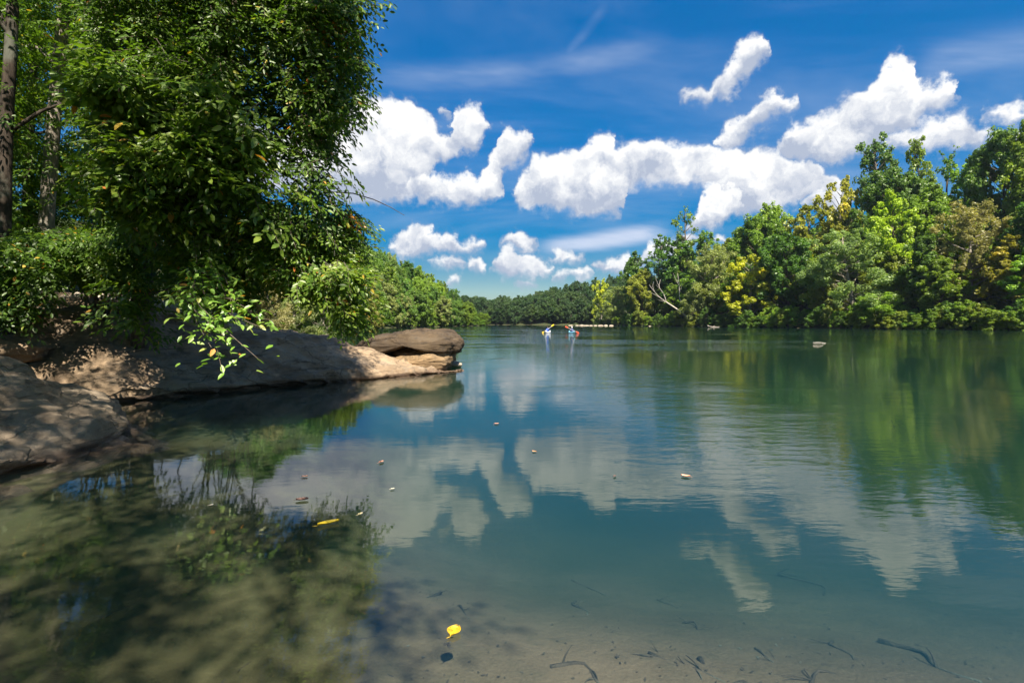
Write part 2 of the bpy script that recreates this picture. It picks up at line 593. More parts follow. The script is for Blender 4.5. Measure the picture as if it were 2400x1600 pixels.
def ground_mat():
    m, n, out = new_mat('ground')
    b = n.node('ShaderNodeBsdfPrincipled')
    pos = n.node('ShaderNodeNewGeometry').outputs['Position']
    z = n.sep(pos)[2]
    a = n.noise(pos, 0.55, 5, 0.6)
    f = n.noise(pos, 6.0, 6, 0.65)
    g = n.noise(pos, 55.0, 3, 0.7)
    sand = n.mix(n.step(a, 0.35, 0.65), (0.092, 0.067, 0.038), (0.155, 0.11, 0.066))
    sand = n.mix(n.math('MULTIPLY', n.step(f, 0.5, 0.72), 0.55), sand, (0.075, 0.063, 0.034))
    sand = n.mix(n.math('MULTIPLY', n.step(g, 0.3, 0.7), 0.25), sand, (0.22, 0.175, 0.118))
    # darker olive bed on the left puts the cove's shade into the colour
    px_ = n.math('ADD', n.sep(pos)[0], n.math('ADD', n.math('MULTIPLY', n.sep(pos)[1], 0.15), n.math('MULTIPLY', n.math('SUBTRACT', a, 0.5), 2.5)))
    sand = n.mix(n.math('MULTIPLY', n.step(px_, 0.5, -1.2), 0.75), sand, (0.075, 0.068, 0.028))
    # green silt further from the beach
    sand = n.mix(n.math('MULTIPLY', n.step(z, -0.45, -1.3), 0.7), sand, (0.09, 0.10, 0.045))
    soil = n.mix(n.step(f, 0.35, 0.65), (0.04, 0.03, 0.018), (0.085, 0.062, 0.036))
    soil = n.mix(n.math('MULTIPLY', n.step(a, 0.36, 0.5), 0.85), soil, (0.03, 0.05, 0.014))
    n.put(b.inputs['Base Color'], n.mix(n.step(z, -0.03, 0.12), sand, soil))
    b.inputs['Roughness'].default_value = 0.95
    b.inputs['Specular IOR Level'].default_value = 0.1
    bp = n.node('ShaderNodeBump')
    bp.inputs['Strength'].default_value = 0.6
    bp.inputs['Distance'].default_value = 0.04
    n.put(bp.inputs['Height'], n.math('ADD', f, n.math('MULTIPLY', g, 0.2)))
    m.node_tree.links.new(bp.outputs[0], b.inputs['Normal'])
    m.node_tree.links.new(b.outputs[0], out.inputs['Surface'])
    return m


def water_mat():
    m, n, out = new_mat('river_water')
    L = m.node_tree.links
    geo = n.node('ShaderNodeNewGeometry')
    pos = geo.outputs['Position']
    s = n.sep(pos)
    xy = n.comb(s[0], s[1], 0.0)
    # wind and current patches: calm in the cove, ruffled on the open river
    patch = n.noise(n.mapping(xy, scale=(0.55, 1.0, 1.0), rot=(0, 0, R(-20))), 0.085, 4, 0.6, dist=0.8)
    open_ = n.step(n.math('ADD', s[0], n.math('MULTIPLY', s[1], 0.55)), 1.0, 13.0)
    far = n.step(s[1], 10.0, 40.0)
    patchm = n.step(patch, 0.44, 0.64)
    band = n.step(n.math('ABSOLUTE', n.math('SUBTRACT', s[0], n.math('ADD', 3.6, n.math('MULTIPLY', n.math('SUBTRACT', patch, .5), 7.0)))), 2.6, 0.3)
    band = n.math('MULTIPLY', band, n.step(s[1], 2.5, 7.0))
    amp = n.math('ADD', n.math('ADD', 0.07, n.math('MULTIPLY', band, 0.55)), n.math('MULTIPLY', open_, n.math('ADD', 0.14, n.math('MULTIPLY', patchm, n.math('ADD', 1.1, n.math('MULTIPLY', far, 1.3))))))
    wv = n.mapping(xy, scale=(1.0, 2.0, 1.0), rot=(0, 0, R(12)))
    w1 = n.noise(wv, 1.05, 3, 0.5, dist=0.6)
    w2 = n.noise(n.mapping(xy, scale=(1.0, 3.2, 1.0), rot=(0, 0, R(-9))), 2.3, 3, 0.55, dist=0.4)
    w3 = n.noise(n.mapping(xy, scale=(1.0, 3.0, 1.0), rot=(0, 0, R(7))), 6.5, 3, 0.55)
    h = n.math('ADD', n.math('MULTIPLY', w1, 0.016), n.math('ADD', n.math('MULTIPLY', w2, 0.0085), n.math('MULTIPLY', w3, 0.0030)))
    h = n.math('MULTIPLY', h, amp)
    bp = n.node('ShaderNodeBump')
    bp.inputs['Strength'].default_value = 1.0
    bp.inputs['Distance'].default_value = 1.0
    n.put(bp.inputs['Height'], h)
    fr = n.node('ShaderNodeFresnel')
    # the surface is not bent by refraction, so light crosses it alike from above and from below
    n.put(fr.inputs['IOR'], n.step(geo.outputs['Backfacing'], 0.0, 1.0, 1.78, 1 / 1.78, smooth=False))
    L.new(bp.outputs[0], fr.inputs['Normal'])
    gl = n.node('ShaderNodeBsdfGlossy')
    gl.inputs['Roughness'].default_value = 0.02
    L.new(bp.outputs[0], gl.inputs['Normal'])
    tr = n.node('ShaderNodeBsdfTransparent')
    mx = n.node('ShaderNodeMixShader')
    L.new(fr.outputs[0], mx.inputs[0])
    L.new(tr.outputs[0], mx.inputs[1])
    L.new(gl.outputs[0], mx.inputs[2])
    L.new(mx.outputs[0], out.inputs['Surface'])
    va = n.node('ShaderNodeVolumeAbsorption')
    va.inputs['Color'].default_value = (0.22, 0.47, 0.43, 1)
    va.inputs['Density'].default_value = 1.0
    vs = n.node('ShaderNodeVolumeScatter')
    vs.inputs['Color'].default_value = (0.26, 0.62, 0.40, 1)
    vs.inputs['Density'].default_value = 0.11
    vs.inputs['Anisotropy'].default_value = 0.0
    ad = n.node('ShaderNodeAddShader')
    L.new(va.outputs[0], ad.inputs[0])
    L.new(vs.outputs[0], ad.inputs[1])
    L.new(ad.outputs[0], out.inputs['Volume'])
    return m


M = {}
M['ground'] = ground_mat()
M['water'] = water_mat()
M['slab'] = rock_mat('slab_rock', (0.36, 0.255, 0.155), (0.18, 0.122, 0.072), 0.3)
M['rock_grey'] = rock_mat('grey_rock', (0.32, 0.245, 0.165), (0.17, 0.125, 0.082), 0.3, strata=(0.3, 0.5, 3.4))
M['boulder'] = rock_mat('boulder_rock', (0.10, 0.068, 0.038), (0.042, 0.029, 0.018), 0.1)
M['boulder_low'] = rock_mat('boulder_low_rock', (0.30, 0.20, 0.105), (0.16, 0.105, 0.055), 0.1)
M['stone'] = rock_mat('pale_stone', (0.50, 0.42, 0.31), (0.34, 0.27, 0.19), 0.2, wet=-0.2)
M['bark'] = bark_mat('bark', (0.155, 0.12, 0.09), (0.075, 0.055, 0.04))
M['bark_pale'] = bark_mat('pale_bark', (0.36, 0.31, 0.24), (0.19, 0.155, 0.12))
M['bark_dark'] = bark_mat('dark_bark', (0.07, 0.052, 0.038), (0.035, 0.027, 0.02))
M['dead'] = bark_mat('bleached_wood', (0.62, 0.55, 0.45), (0.42, 0.36, 0.28), scale=(3, 3, .6))
M['sunk'] = bark_mat('sunken_wood', (0.085, 0.066, 0.045), (0.05, 0.04, 0.028))
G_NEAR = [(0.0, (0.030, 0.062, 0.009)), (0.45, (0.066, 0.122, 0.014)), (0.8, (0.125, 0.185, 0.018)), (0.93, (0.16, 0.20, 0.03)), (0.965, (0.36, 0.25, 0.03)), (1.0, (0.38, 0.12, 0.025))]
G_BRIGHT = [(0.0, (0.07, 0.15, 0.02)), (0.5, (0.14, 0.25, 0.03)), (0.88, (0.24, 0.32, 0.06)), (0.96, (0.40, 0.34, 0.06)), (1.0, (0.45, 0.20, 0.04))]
G_FAR = [(0.0, (0.62, 0.66, 0.6)), (0.5, (1.0, 1.0, 1.0)), (0.9, (1.22, 1.2, 1.0)), (1.0, (1.6, 1.35, 1.0))]
G_RED = [(0.0, (0.20, 0.13, 0.02)), (0.4, (0.36, 0.15, 0.02)), (1.0, (0.45, 0.10, 0.02))]
M['leaf'] = leaf_mat('leaf', G_NEAR, 0.46, 0.03)
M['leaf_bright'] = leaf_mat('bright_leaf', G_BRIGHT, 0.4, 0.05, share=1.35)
M['leaf_red'] = leaf_mat('autumn_leaf', G_RED, 0.45, 0.04)
M['leaf_far'] = leaf_mat('tree_foliage', G_FAR, 0.47, 0.02, objcol=True, boost=1.1, share=1.85)

# ------------------------------------------------------------------ terrain and river
RIVER = np.array([(-6.3, 4.2), (-4.8, 1), (-2.2, -1.3), (2, -1.9), (6, -2.6), (20, -5), (60, -20), (300, -120), (300, -40), (150, 46), (93, 93), (72, 135),
                  (55, 175), (46, 205), (40, 250), (41, 266), (0, 292), (-60, 312), (-160, 330), (-160, 300), (-52, 266), (-24, 244), (-13.5, 222),
                  (-22, 182), (-30, 150), (-35, 126), (-25, 80), (-17, 45), (-12.5, 27), (-10.8, 20), (-9.6, 14.5), (-8.8, 9.5), (-7.6, 7)], float)


def river_sd(x, y):
    """distance to the shore, positive on land"""
    x = np.asarray(x, float)
    y = np.asarray(y, float)
    best = np.full(x.shape, 1e9)
    ins = np.zeros(x.shape, bool)
    n = len(RIVER)
    for i in range(n):
        (ax, ay), (bx, by) = RIVER[i], RIVER[(i + 1) % n]
        ex, ey = bx - ax, by - ay
        t = np.clip(((x - ax) * ex + (y - ay) * ey) / (ex * ex + ey * ey), 0, 1)
        d = np.hypot(x - ax - t * ex, y - ay - t * ey)
        best = np.minimum(best, d)
        c = ((ay > y) != (by > y)) & (x < (bx - ax) * (y - ay) / ((by - ay) if by != ay else 1e-9) + ax)
        ins ^= c
    return np.where(ins, -best, best)


def height(x, y):
    x = np.asarray(x, float)
    y = np.asarray(y, float)
    d = river_sd(x, y)
    p = np.stack((x, y, np.zeros_like(x)), -1)
    lo = fbm(p * 0.05, 3, 5)
    hi = fbm(p * 0.7, 3, 9)
    near = np.clip((4 - y) / 4, 0, 1) * np.clip((x + 5) / 3, 0, 1)      # the flat beach behind the camera
    slope = 0.42 * (1 - near) + 0.07 * near
    far = np.clip((y - 255) / 20, 0, 1)
    slope = slope * (1 - far) + 0.20 * far
    cap = 52.0 * (1 - far) + 16 * far
    land = (0.75 * (1 - near) + 0.1 * near) * (1 - np.exp(-d / 1.0)) + cap * (1 - np.exp(-np.maximum(d, 0) * slope / cap)) + lo * np.clip(d / 20, 0, 1) * 2.0 + hi * 0.06 * np.clip(d, 0, 1)
    w = -d
    depth = 0.02 + 0.055 * w + 0.26 * np.clip(w - 4.3, 0, 30)
    depth = 3.2 * (1 - np.exp(-depth / 3.2)) + hi * 0.035 * np.clip(w, 0, 1)
    return np.where(d > 0, land, -depth)


def hz(x, y):
    return float(height(np.array([x]), np.array([y]))[0])


def build_ground():
    def axis(c, lo, hi, n, k):
        u = np.linspace(-1, 1, n)
        v = np.sinh(u * k) / math.sinh(k)
        return c + np.where(v < 0, v * (c - lo), v * (hi - c))
    xs = axis(-2.0, -1600, 1600, 430, 6.6)
    ys = axis(8.0, -900, 2400, 430, 6.6)
    X, Y = np.meshgrid(xs, ys, indexing='ij')
    Z = height(X, Y)
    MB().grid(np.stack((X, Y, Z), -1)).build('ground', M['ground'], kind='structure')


build_ground()


def build_water():
    mb = MB()
    x0, x1, y0, y1, zb = -220, 320, -140, 380, -7.0
    V = [(x0, y0, 0), (x1, y0, 0), (x1, y1, 0), (x0, y1, 0), (x0, y0, zb), (x1, y0, zb), (x1, y1, zb), (x0, y1, zb)]
    mb.add(V, [(0, 1, 2, 3), (7, 6, 5, 4), (0, 4, 5, 1), (1, 5, 6, 2), (2, 6, 7, 3), (3, 7, 4, 0)])
    mb.build('river', M['water'], smooth=False, kind='structure')


build_water()


# ------------------------------------------------------------------ rocks
def smooth_curve(pts, n):
    """Catmull-Rom through rows of pts"""
    pts = np.asarray(pts, float)
    ext = np.vstack((2 * pts[0] - pts[1], pts, 2 * pts[-1] - pts[-2]))
    u = np.linspace(0, len(pts) - 1 - 1e-6, n)
    i = u.astype(int)
    f = (u - i)[:, None]
    p0, p1, p2, p3 = ext[i], ext[i + 1], ext[i + 2], ext[i + 3]
    return 0.5 * (2 * p1 + (p2 - p0) * f + (2 * p0 - 5 * p1 + 4 * p2 - p3) * f ** 2 + (3 * p1 - p0 - 3 * p2 + p3) * f ** 3)


def grid_normals(G):
    du = np.gradient(G, axis=0)
    dv = np.gradient(G, axis=1)
    return norm(np.cross(du, dv))


def bedding(G, nrm, seed):
    t = G @ np.array(nrm) + fbm(G * .8, 3, seed + 3) * .55
    k = t - np.floor(t)
    on = np.clip(fbm(G * .55, 2, seed + 7) * 2 + .6, 0, 1)
    return (k ** 4 - .2) * on


def roughen(G, amps, seed):
    nr = grid_normals(G)
    for k, (freq, amp, ridged) in enumerate(amps):
        q = fbm(G * np.array(freq), 4, seed + 10 * k)
        if ridged == 'bed':        # bedding: stepped layers
            q = bedding(G, freq, seed)
        elif ridged:
            q = 0.5 - np.abs(q) * 1.4
        G = G + nr * (q * amp)[..., None]
    return G


def rock_slab():
    #        x      y     ridgeH  ridgeD  back
    S = [(-10.6, 8.3, 2.05, 3.6, 1.0), (-8.8, 8.75, 2.0, 3.5, 1.0), (-7.42, 9.45, 1.95, 3.3, 1.0), (-6.3, 10.9, 1.62, 2.7, .9),
         (-5.2, 12.1, 1.42, 2.35, .6), (-4.2, 13.1, 1.18, 2.15, .3), (-3.5, 13.75, 0.80, 1.8, .1), (-2.8, 14.4, .36, 1.4, 0), (-2.25, 15.0, .14, .9, 0), (-1.8, 15.5, -.02, .5, 0), (-1.5, 15.9, -.3, .3, 0)]
    n, m = 340, 130
    C = smooth_curve(S, n)
    tan = norm(np.gradient(C[:, :2], axis=0))
    inn = np.stack((-tan[:, 1], tan[:, 0]), -1)
    rows = []
    for k in range(n):
        H, D = C[k, 2], C[k, 3]
        l = min(1.0, max(H, 0.05) / 0.5)
        prof = np.array([(-3.0, -1.5), (-1.7, -.85), (-.75, -.42), (-.1, -.2), (.08, -.06), (.09 * l, .02), (.02, .09 * l), (.03, .13 * l), (.12 * D, .17 * l + .10 * H), (.3 * D, .38 * H + .06 * l), (.5 * D, .63 * H), (.72 * D, .85 * H),
                         (.9 * D, .97 * H), (1.0 * D, H), (1.25 * D, H * 1.0), (1.7 * D, .75 * H), (2.15 * D, .2 * H), (2.6 * D + .3, -.7)])
        pr = smooth_curve(prof, m)
        xy = C[k, :2] + inn[k] * pr[:, :1]
        rows.append(np.column_stack((xy, pr[:, 1])))
    G = np.array(rows)
    G = roughen(G, [((.55, .55, .8), .16, False), ((.6, .6, 2.2), .07, True), ((1.2, .5, 3.4), .075, 'bed'), ((3, 3, 5), .028, False), ((10, 10, 14), .012, False)], 31)
    # long diagonal cracks
    o = MB().grid(G[::-1]).build('rock_slab', M['slab'])
    tag(o, 'long sloping brown rock slab running along the water under the leafy branches', 'rock')
    return G


SLAB_G = rock_slab()


def polar_rock(name, center, outline, prof, mat, seed, label, amps, group=None):
    cx, cy_ = center
    out = np.asarray(outline, float)
    ang = np.arctan2(out[:, 1] - cy_, out[:, 0] - cx)
    rad = np.hypot(out[:, 1] - cy_, out[:, 0] - cx)
    o = np.argsort(ang)
    ang, rad = ang[o], rad[o]
    n, m = 260, 90
    th = np.linspace(-math.pi, math.pi, n, endpoint=False)
    rr = np.interp(th, np.concatenate((ang - 2 * math.pi, ang, ang + 2 * math.pi)), np.tile(rad, 3))
    ker = np.hanning(13)
    ker /= ker.sum()
    rr = np.convolve(np.concatenate((rr[-6:], rr, rr[:6])), ker, 'valid')
    pr = smooth_curve(prof, m)
    G = np.stack((cx + np.cos(th)[:, None] * rr[:, None] * pr[None, :, 0], cy_ + np.sin(th)[:, None] * rr[:, None] * pr[None, :, 0], np.broadcast_to(pr[None, :, 1], (n, m))), -1)
    nr = grid_normals(np.concatenate((G[-2:], G, G[:2])))[2:-2]
    nr = -nr if nr[..., 2].mean() < 0 else nr
    for k, (freq, amp, ridged) in enumerate(amps):
        q = fbm(G * np.array(freq), 4, seed + 10 * k)
        if ridged == 'bed':        # bedding: stepped layers
            q = bedding(G, freq, seed)
        elif ridged:
            q = 0.5 - np.abs(q) * 1.4
        G = G + nr * (q * amp)[..., None]
    ob = MB().grid(G, closed_u=True).build(name, mat)
    return tag(ob, label, 'rock', group)


polar_rock('shore_rock', (-8.6, 6.1), [(-5.02, 4.75), (-4.98, 5.4), (-4.98, 6.1), (-5.22, 6.8), (-5.75, 7.4), (-6.7, 8.3), (-8.2, 9.0), (-10.5, 8.5), (-11.5, 6.0), (-10, 4.0), (-7.5, 3.4), (-5.8, 3.9)],
           [(0.0, 1.5), (.25, 1.4), (.5, 1.05), (.7, .62), (.84, .36), (.93, .22), (.975, .14), (.985, .06), (.975, -.02), (1.0, -.10), (1.12, -.24), (1.35, -.5), (1.7, -1.2)],
           M['rock_grey'], 77, 'grey layered rock at the left edge in front of the long slab', [((.6, .6, .8), .15, False), ((.8, .8, 3.6), .09, True), ((.9, .9, 4.6), .07, 'bed'), ((3.5, 3.5, 7), .04, False), ((11, 11, 15), .011, False)])


def inflate_rock(name, outline, Yc, depth, mat, seed, label, amps, tilt=0.0, n=180, m=60, pw=2.6):
    """front outline (photo pixels) swollen into a solid of its own depth"""
    pts = np.array([P(px, py, Yc) for (px, py) in outline])
    loop = smooth_curve(np.vstack((pts, pts[:1])), n + 1)[:-1]
    c = loop.mean(0)
    t = np.linspace(-1, 1, m)
    sc = np.maximum(1 - np.abs(t) ** pw, 0) ** (1 / pw)
    G = c + (loop - c)[:, None] * sc[None, :, None]
    G[..., 1] = Yc + t[None, :] * depth + (G[..., 2] - c[2]) * tilt
    nr = grid_normals(np.concatenate((G[-2:], G, G[:2])))[2:-2]
    if ((G - c) * nr).sum(-1).mean() < 0:
        nr = -nr
    for k, (freq, amp, ridged) in enumerate(amps):
        q = fbm(G * np.array(freq), 4, seed + 10 * k)
        if ridged == 'bed':        # bedding: stepped layers
            q = bedding(G, freq, seed)
        elif ridged:
            q = 0.5 - np.abs(q) * 1.4
        G = G + nr * (q * amp * sc[None, :] ** .3)[..., None]
    o = MB().grid(G, closed_u=True).build(name, mat)
    return tag(o, label, 'rock') if label else o


bam = [((.9, .9, 1.3), .10, False), ((1.2, 1.2, 4), .05, True), ((4, 4, 6), .03, False), ((12, 12, 14), .012, False)]
inflate_rock('cap_boulder', [(838, 812), (868, 791), (915, 780), (960, 773), (1010, 771), (1050, 776), (1074, 790), (1079, 806), (1068, 822), (1040, 818), (1000, 812), (960, 818), (915, 832), (868, 842), (845, 832)],
             16.9, 1.5, M['boulder'], 5, 'dark brown cap boulder jutting out at the river end of the slab', bam, tilt=0.15)
inflate_rock('base_boulder', [(905, 838), (950, 822), (1005, 811), (1055, 816), (1066, 835), (1056, 858), (1035, 874), (1000, 868), (950, 856), (910, 852)],
             16.7, 1.25, M['boulder_low'], 25, 'tan rounded rock wedged beneath the dark cap boulder', bam)
inflate_rock('tip_rock', [(1040, 850), (1062, 845), (1082, 850), (1078, 860), (1050, 862)], 17.2, .3, M['stone'], 45, 'small flat pale rock poking from the water right of the boulder',
             [((2, 2, 3), .05, False), ((9, 9, 9), .012, False)], n=60, m=24)
# broken ledge higher up the bank, behind the slab
for k, (pts, Yc, dep, lab) in enumerate([
    ([(105, 742), (150, 706), (215, 690), (300, 700), (345, 716), (335, 770), (230, 785), (130, 780)], 12.6, .8, 'pale broken rock ledge on the bank beneath the gray tree trunk'),
    ([(300, 740), (350, 715), (420, 716), (500, 728), (560, 748), (545, 790), (430, 795), (320, 785)], 13.2, .8, 'flat topped tan ledge rock behind the hanging bright green sprig'),
    ([(-40, 800), (10, 785), (60, 795), (90, 815), (60, 850), (-30, 855)], 9.6, .6, 'mossy little rock between the shrubs above the left shore rock')]):
    inflate_rock('ledge_rock', pts, Yc, dep, M['stone'] if k < 2 else M['slab'], 60 + k * 13, lab, [((1.1, 1.1, 3), .12, True), ((4, 4, 6), .05, False), ((12, 12, 12), .015, False)], n=110, m=40)


# ------------------------------------------------------------------ trees of the banks and hills
def leaf_quads(mb, p, nrm, size, tint, aspect=0.62):
    n = len(p)
    r = norm(RNG.normal(size=(n, 3)))
    t = norm(np.cross(nrm, r))
    b = np.cross(nrm, t)
    s = size[:, None]
    V = np.stack((p + t * s * .5, p + b * s * .5 * aspect, p - t * s * .5, p - b * s * .5 * aspect), 1).reshape(-1, 3)
    Q = np.arange(n * 4).reshape(-1, 4)
    mb.add(V, Q, None, np.repeat(tint, 4))


def tree_proto(seed, crown_r=4.2, base=.10, nl=34, lobe=(1.1, 2.0), per=430, leaf=.50, shape='oval', flat=1.25, sparse=0.0, sub=6, H=20.0):
    """returns (trunk mesh builder, crown mesh builder) of a tree H high, standing at the origin"""
    global RNG
    keep = RNG
    RNG = np.random.default_rng(seed)
    tr, cr = MB(), MB()
    lean = RNG.normal(size=2) * .5
    zt = np.linspace(-1.0, H * .9, 12)
    q = zt / H
    path = np.column_stack((lean[0] * q ** 2 * 2 + .25 * np.sin(q * 5 + seed), lean[1] * q ** 2 * 2 + .25 * np.cos(q * 4 + seed), zt))
    tr.tube(path, .32 * (1 - q * .9) + .02, 7)
    def env(h):
        if shape == 'oval':
            return math.sin(math.pi * min(max((h - base * .7) / (1.02 - base * .7), 0), 1)) ** .6
        if shape == 'round':
            return math.sqrt(max(0.08, 1 - ((h - .48) / .56) ** 2))
        if shape == 'tall':
            return .75 * math.sin(math.pi * min(max((h - base * .8) / (1.03 - base * .8), 0), 1)) ** .8 + .15
        if shape == 'bush':
            return math.sqrt(max(0.03, 1 - ((h - .35) / .66) ** 2))
        return 1 - .7 * h
    for i in range(nl):
        h = base + (1 - base) * ((i + RNG.random()) / nl) ** .9
        h = min(h, .97)
        e = env(h) * crown_r
        a = i * 2.399 + RNG.normal() * .5
        rr = e * math.sqrt(RNG.uniform(.12, 1.0)) * RNG.uniform(.8, 1.08)
        c0 = np.array([np.interp(h * H, zt, path[:, 0]), np.interp(h * H, zt, path[:, 1]), h * H])
        c = c0 + np.array((math.cos(a) * rr, math.sin(a) * rr, RNG.normal() * .4))
        R0 = RNG.uniform(*lobe) * (0.6 + 0.4 * env(h))
        zb = max(0.5, h * H - rr * RNG.uniform(.5, 1.0) - .5)
        b0 = np.array([np.interp(zb, zt, path[:, 0]), np.interp(zb, zt, path[:, 1]), zb])
        mid = (b0 + c) / 2 + np.array((0, 0, -.1 * rr)) + RNG.normal(size=3) * .2
        tr.tube(smooth_curve([b0, mid, c], 6), np.linspace(.10, .02, 6), 4, cap=False)
        k = int(per * (R0 / 1.5) ** 2)
        lt = np.clip(.45 + RNG.normal() * .16, 0, 1)
        for sidx in range(sub):
            u = norm(RNG.normal(size=3))
            sc = c + u * R0 * RNG.uniform(.35, 1.0) * np.array((1, 1, flat))
            sr = R0 * RNG.uniform(.3, .58)
            ks = max(4, int(k / sub))
            if sparse and RNG.random() < sparse:
                continue
            dv = norm(RNG.normal(size=(ks, 3)) + np.array((0, 0, .2)))
            rad = sr * RNG.random(ks) ** .4
            p = sc + dv * rad[:, None] * np.array((1, 1, flat))
            nr = norm(dv * .8 + np.array((0, 0, .22)) + RNG.normal(size=(ks, 3)) * .5)
            leaf_quads(cr, p, nr, leaf * RNG.uniform(.65, 1.3, ks), np.clip(lt + RNG.normal(size=ks) * .16, 0, 1))
    RNG = keep
    return tr, cr


PROTO = {}


def add_proto(key, bark='bark', **kw):
    tr, cr = tree_proto(**kw)
    PROTO[key] = (tr.mesh('trunk', M[bark]), cr.mesh('crown', M['leaf_far'], smooth=False))


add_proto('oval_a', seed=1, crown_r=4.4, nl=52, shape='oval')
add_proto('oval_b', seed=2, crown_r=4.8, nl=56, shape='oval', base=.06)
add_proto('round_a', seed=3, crown_r=5.6, nl=60, shape='round', base=.06, lobe=(1.2, 2.1))
add_proto('round_b', seed=4, crown_r=6.2, nl=62, shape='round', base=.05, lobe=(1.3, 2.3))
add_proto('tall_a', seed=5, crown_r=4.0, nl=42, shape='tall', base=.2, lobe=(.8, 1.6), sparse=.15, leaf=.42)
add_proto('tall_b', seed=6, crown_r=4.4, nl=42, shape='tall', base=.15, lobe=(.8, 1.7), sparse=.18, leaf=.42)
add_proto('spindly', seed=7, crown_r=3.2, nl=22, shape='tall', base=.35, lobe=(.7, 1.3), sparse=.35, leaf=.40, per=330)
add_proto('willow_a', seed=8, crown_r=6.2, nl=60, shape='bush', base=.06, lobe=(1.0, 2.0), leaf=.30, per=620, bark='bark_pale')
add_proto('willow_b', seed=9, crown_r=5.4, nl=56, shape='bush', base=.08, lobe=(1.0, 1.9), leaf=.30, per=620, bark='bark_pale')
add_proto('sycamore', seed=10, crown_r=6.5, nl=44, shape='bush', base=.12, lobe=(1.1, 1.9), leaf=.58, per=330, sparse=.12, bark='bark_pale')
add_proto('shrub_a', seed=12, crown_r=9.5, nl=46, shape='bush', base=.04, lobe=(1.6, 3.0), leaf=.7, per=240)
add_proto('shrub_b', seed=13, crown_r=8.0, nl=40, shape='bush', base=.04, lobe=(1.5, 3.0), leaf=.7, per=240)

GREEN = (0.1, 0.155, 0.02)
DGREEN = (0.062, 0.118, 0.02)
LGREEN = (0.13, 0.2, 0.024)
LIME = (0.23, 0.28, 0.022)
YELLOW = (0.25, 0.255, 0.02)
OLIVE = (0.15, 0.17, 0.026)
GREYG = (0.145, 0.18, 0.06)
TAN = (0.23, 0.19, 0.085)


def place_tree(proto, x, y, h, w, color, label, name='bank_tree', group=None, cat='tree', z=None, rot=None, var=.1):
    """w: crown diameter in metres, h: height in metres"""
    tm, cm = PROTO[proto]
    cd = {'oval_a': 9.5, 'oval_b': 10.5, 'round_a': 12.5, 'round_b': 13.8, 'tall_a': 8.5, 'tall_b': 9.5, 'spindly': 7, 'willow_a': 13.5, 'willow_b': 12, 'sycamore': 14, 'shrub_a': 22, 'shrub_b': 19}[proto]
    root = thing(name, (x, y, hz(x, y) - .15 if z is None else z), label, cat, group)
    root.scale = (w / cd, w / cd, h / 20.0)
    root.rotation_euler = (0, 0, random.uniform(0, 6.28) if rot is None else rot)
    link('trunk', tm, root)
    c = link('crown', cm, root, kind='stuff')
    k = 1 + random.uniform(-var, var)
    c.color = (color[0] * k * random.uniform(.9, 1.12), color[1] * k, color[2] * k, 1)
    return root


CNAME = {}


def cname(c):
    g, r = c[1], c[0] / c[1]
    return 'olive' if r > .85 else 'light green' if g > .18 else 'grey green' if c[2] > .045 else 'dark green' if g < .125 else 'mid green'


def bank_x(px, Y):
    return (px - 1200) / F * Y


def tree_px(proto, px, ytop, Y, wpx, color, label, name='bank_tree', group=None, cat='tree'):
    x = bank_x(px, Y)
    g = hz(x, Y)
    top = CAMZ - (ytop - HZ) / F * Y
    return place_tree(proto, x, Y, max(2.0, (top - g)) * 1.04, wpx / F * Y * 1.12, color, label, name, group, cat)


_sh = np.concatenate([np.linspace(RIVER[i], RIVER[i - 1], 40) for i in range(14, 8, -1)])
_sh = _sh[_sh[:, 1] > 20]
_o = np.argsort(_sh[:, 0] / _sh[:, 1])
SHPX, SHYY = (1200 + F * _sh[:, 0] / _sh[:, 1])[_o], _sh[_o, 1]


def shoreY(px):
    return float(np.interp(px, SHPX, SHYY))


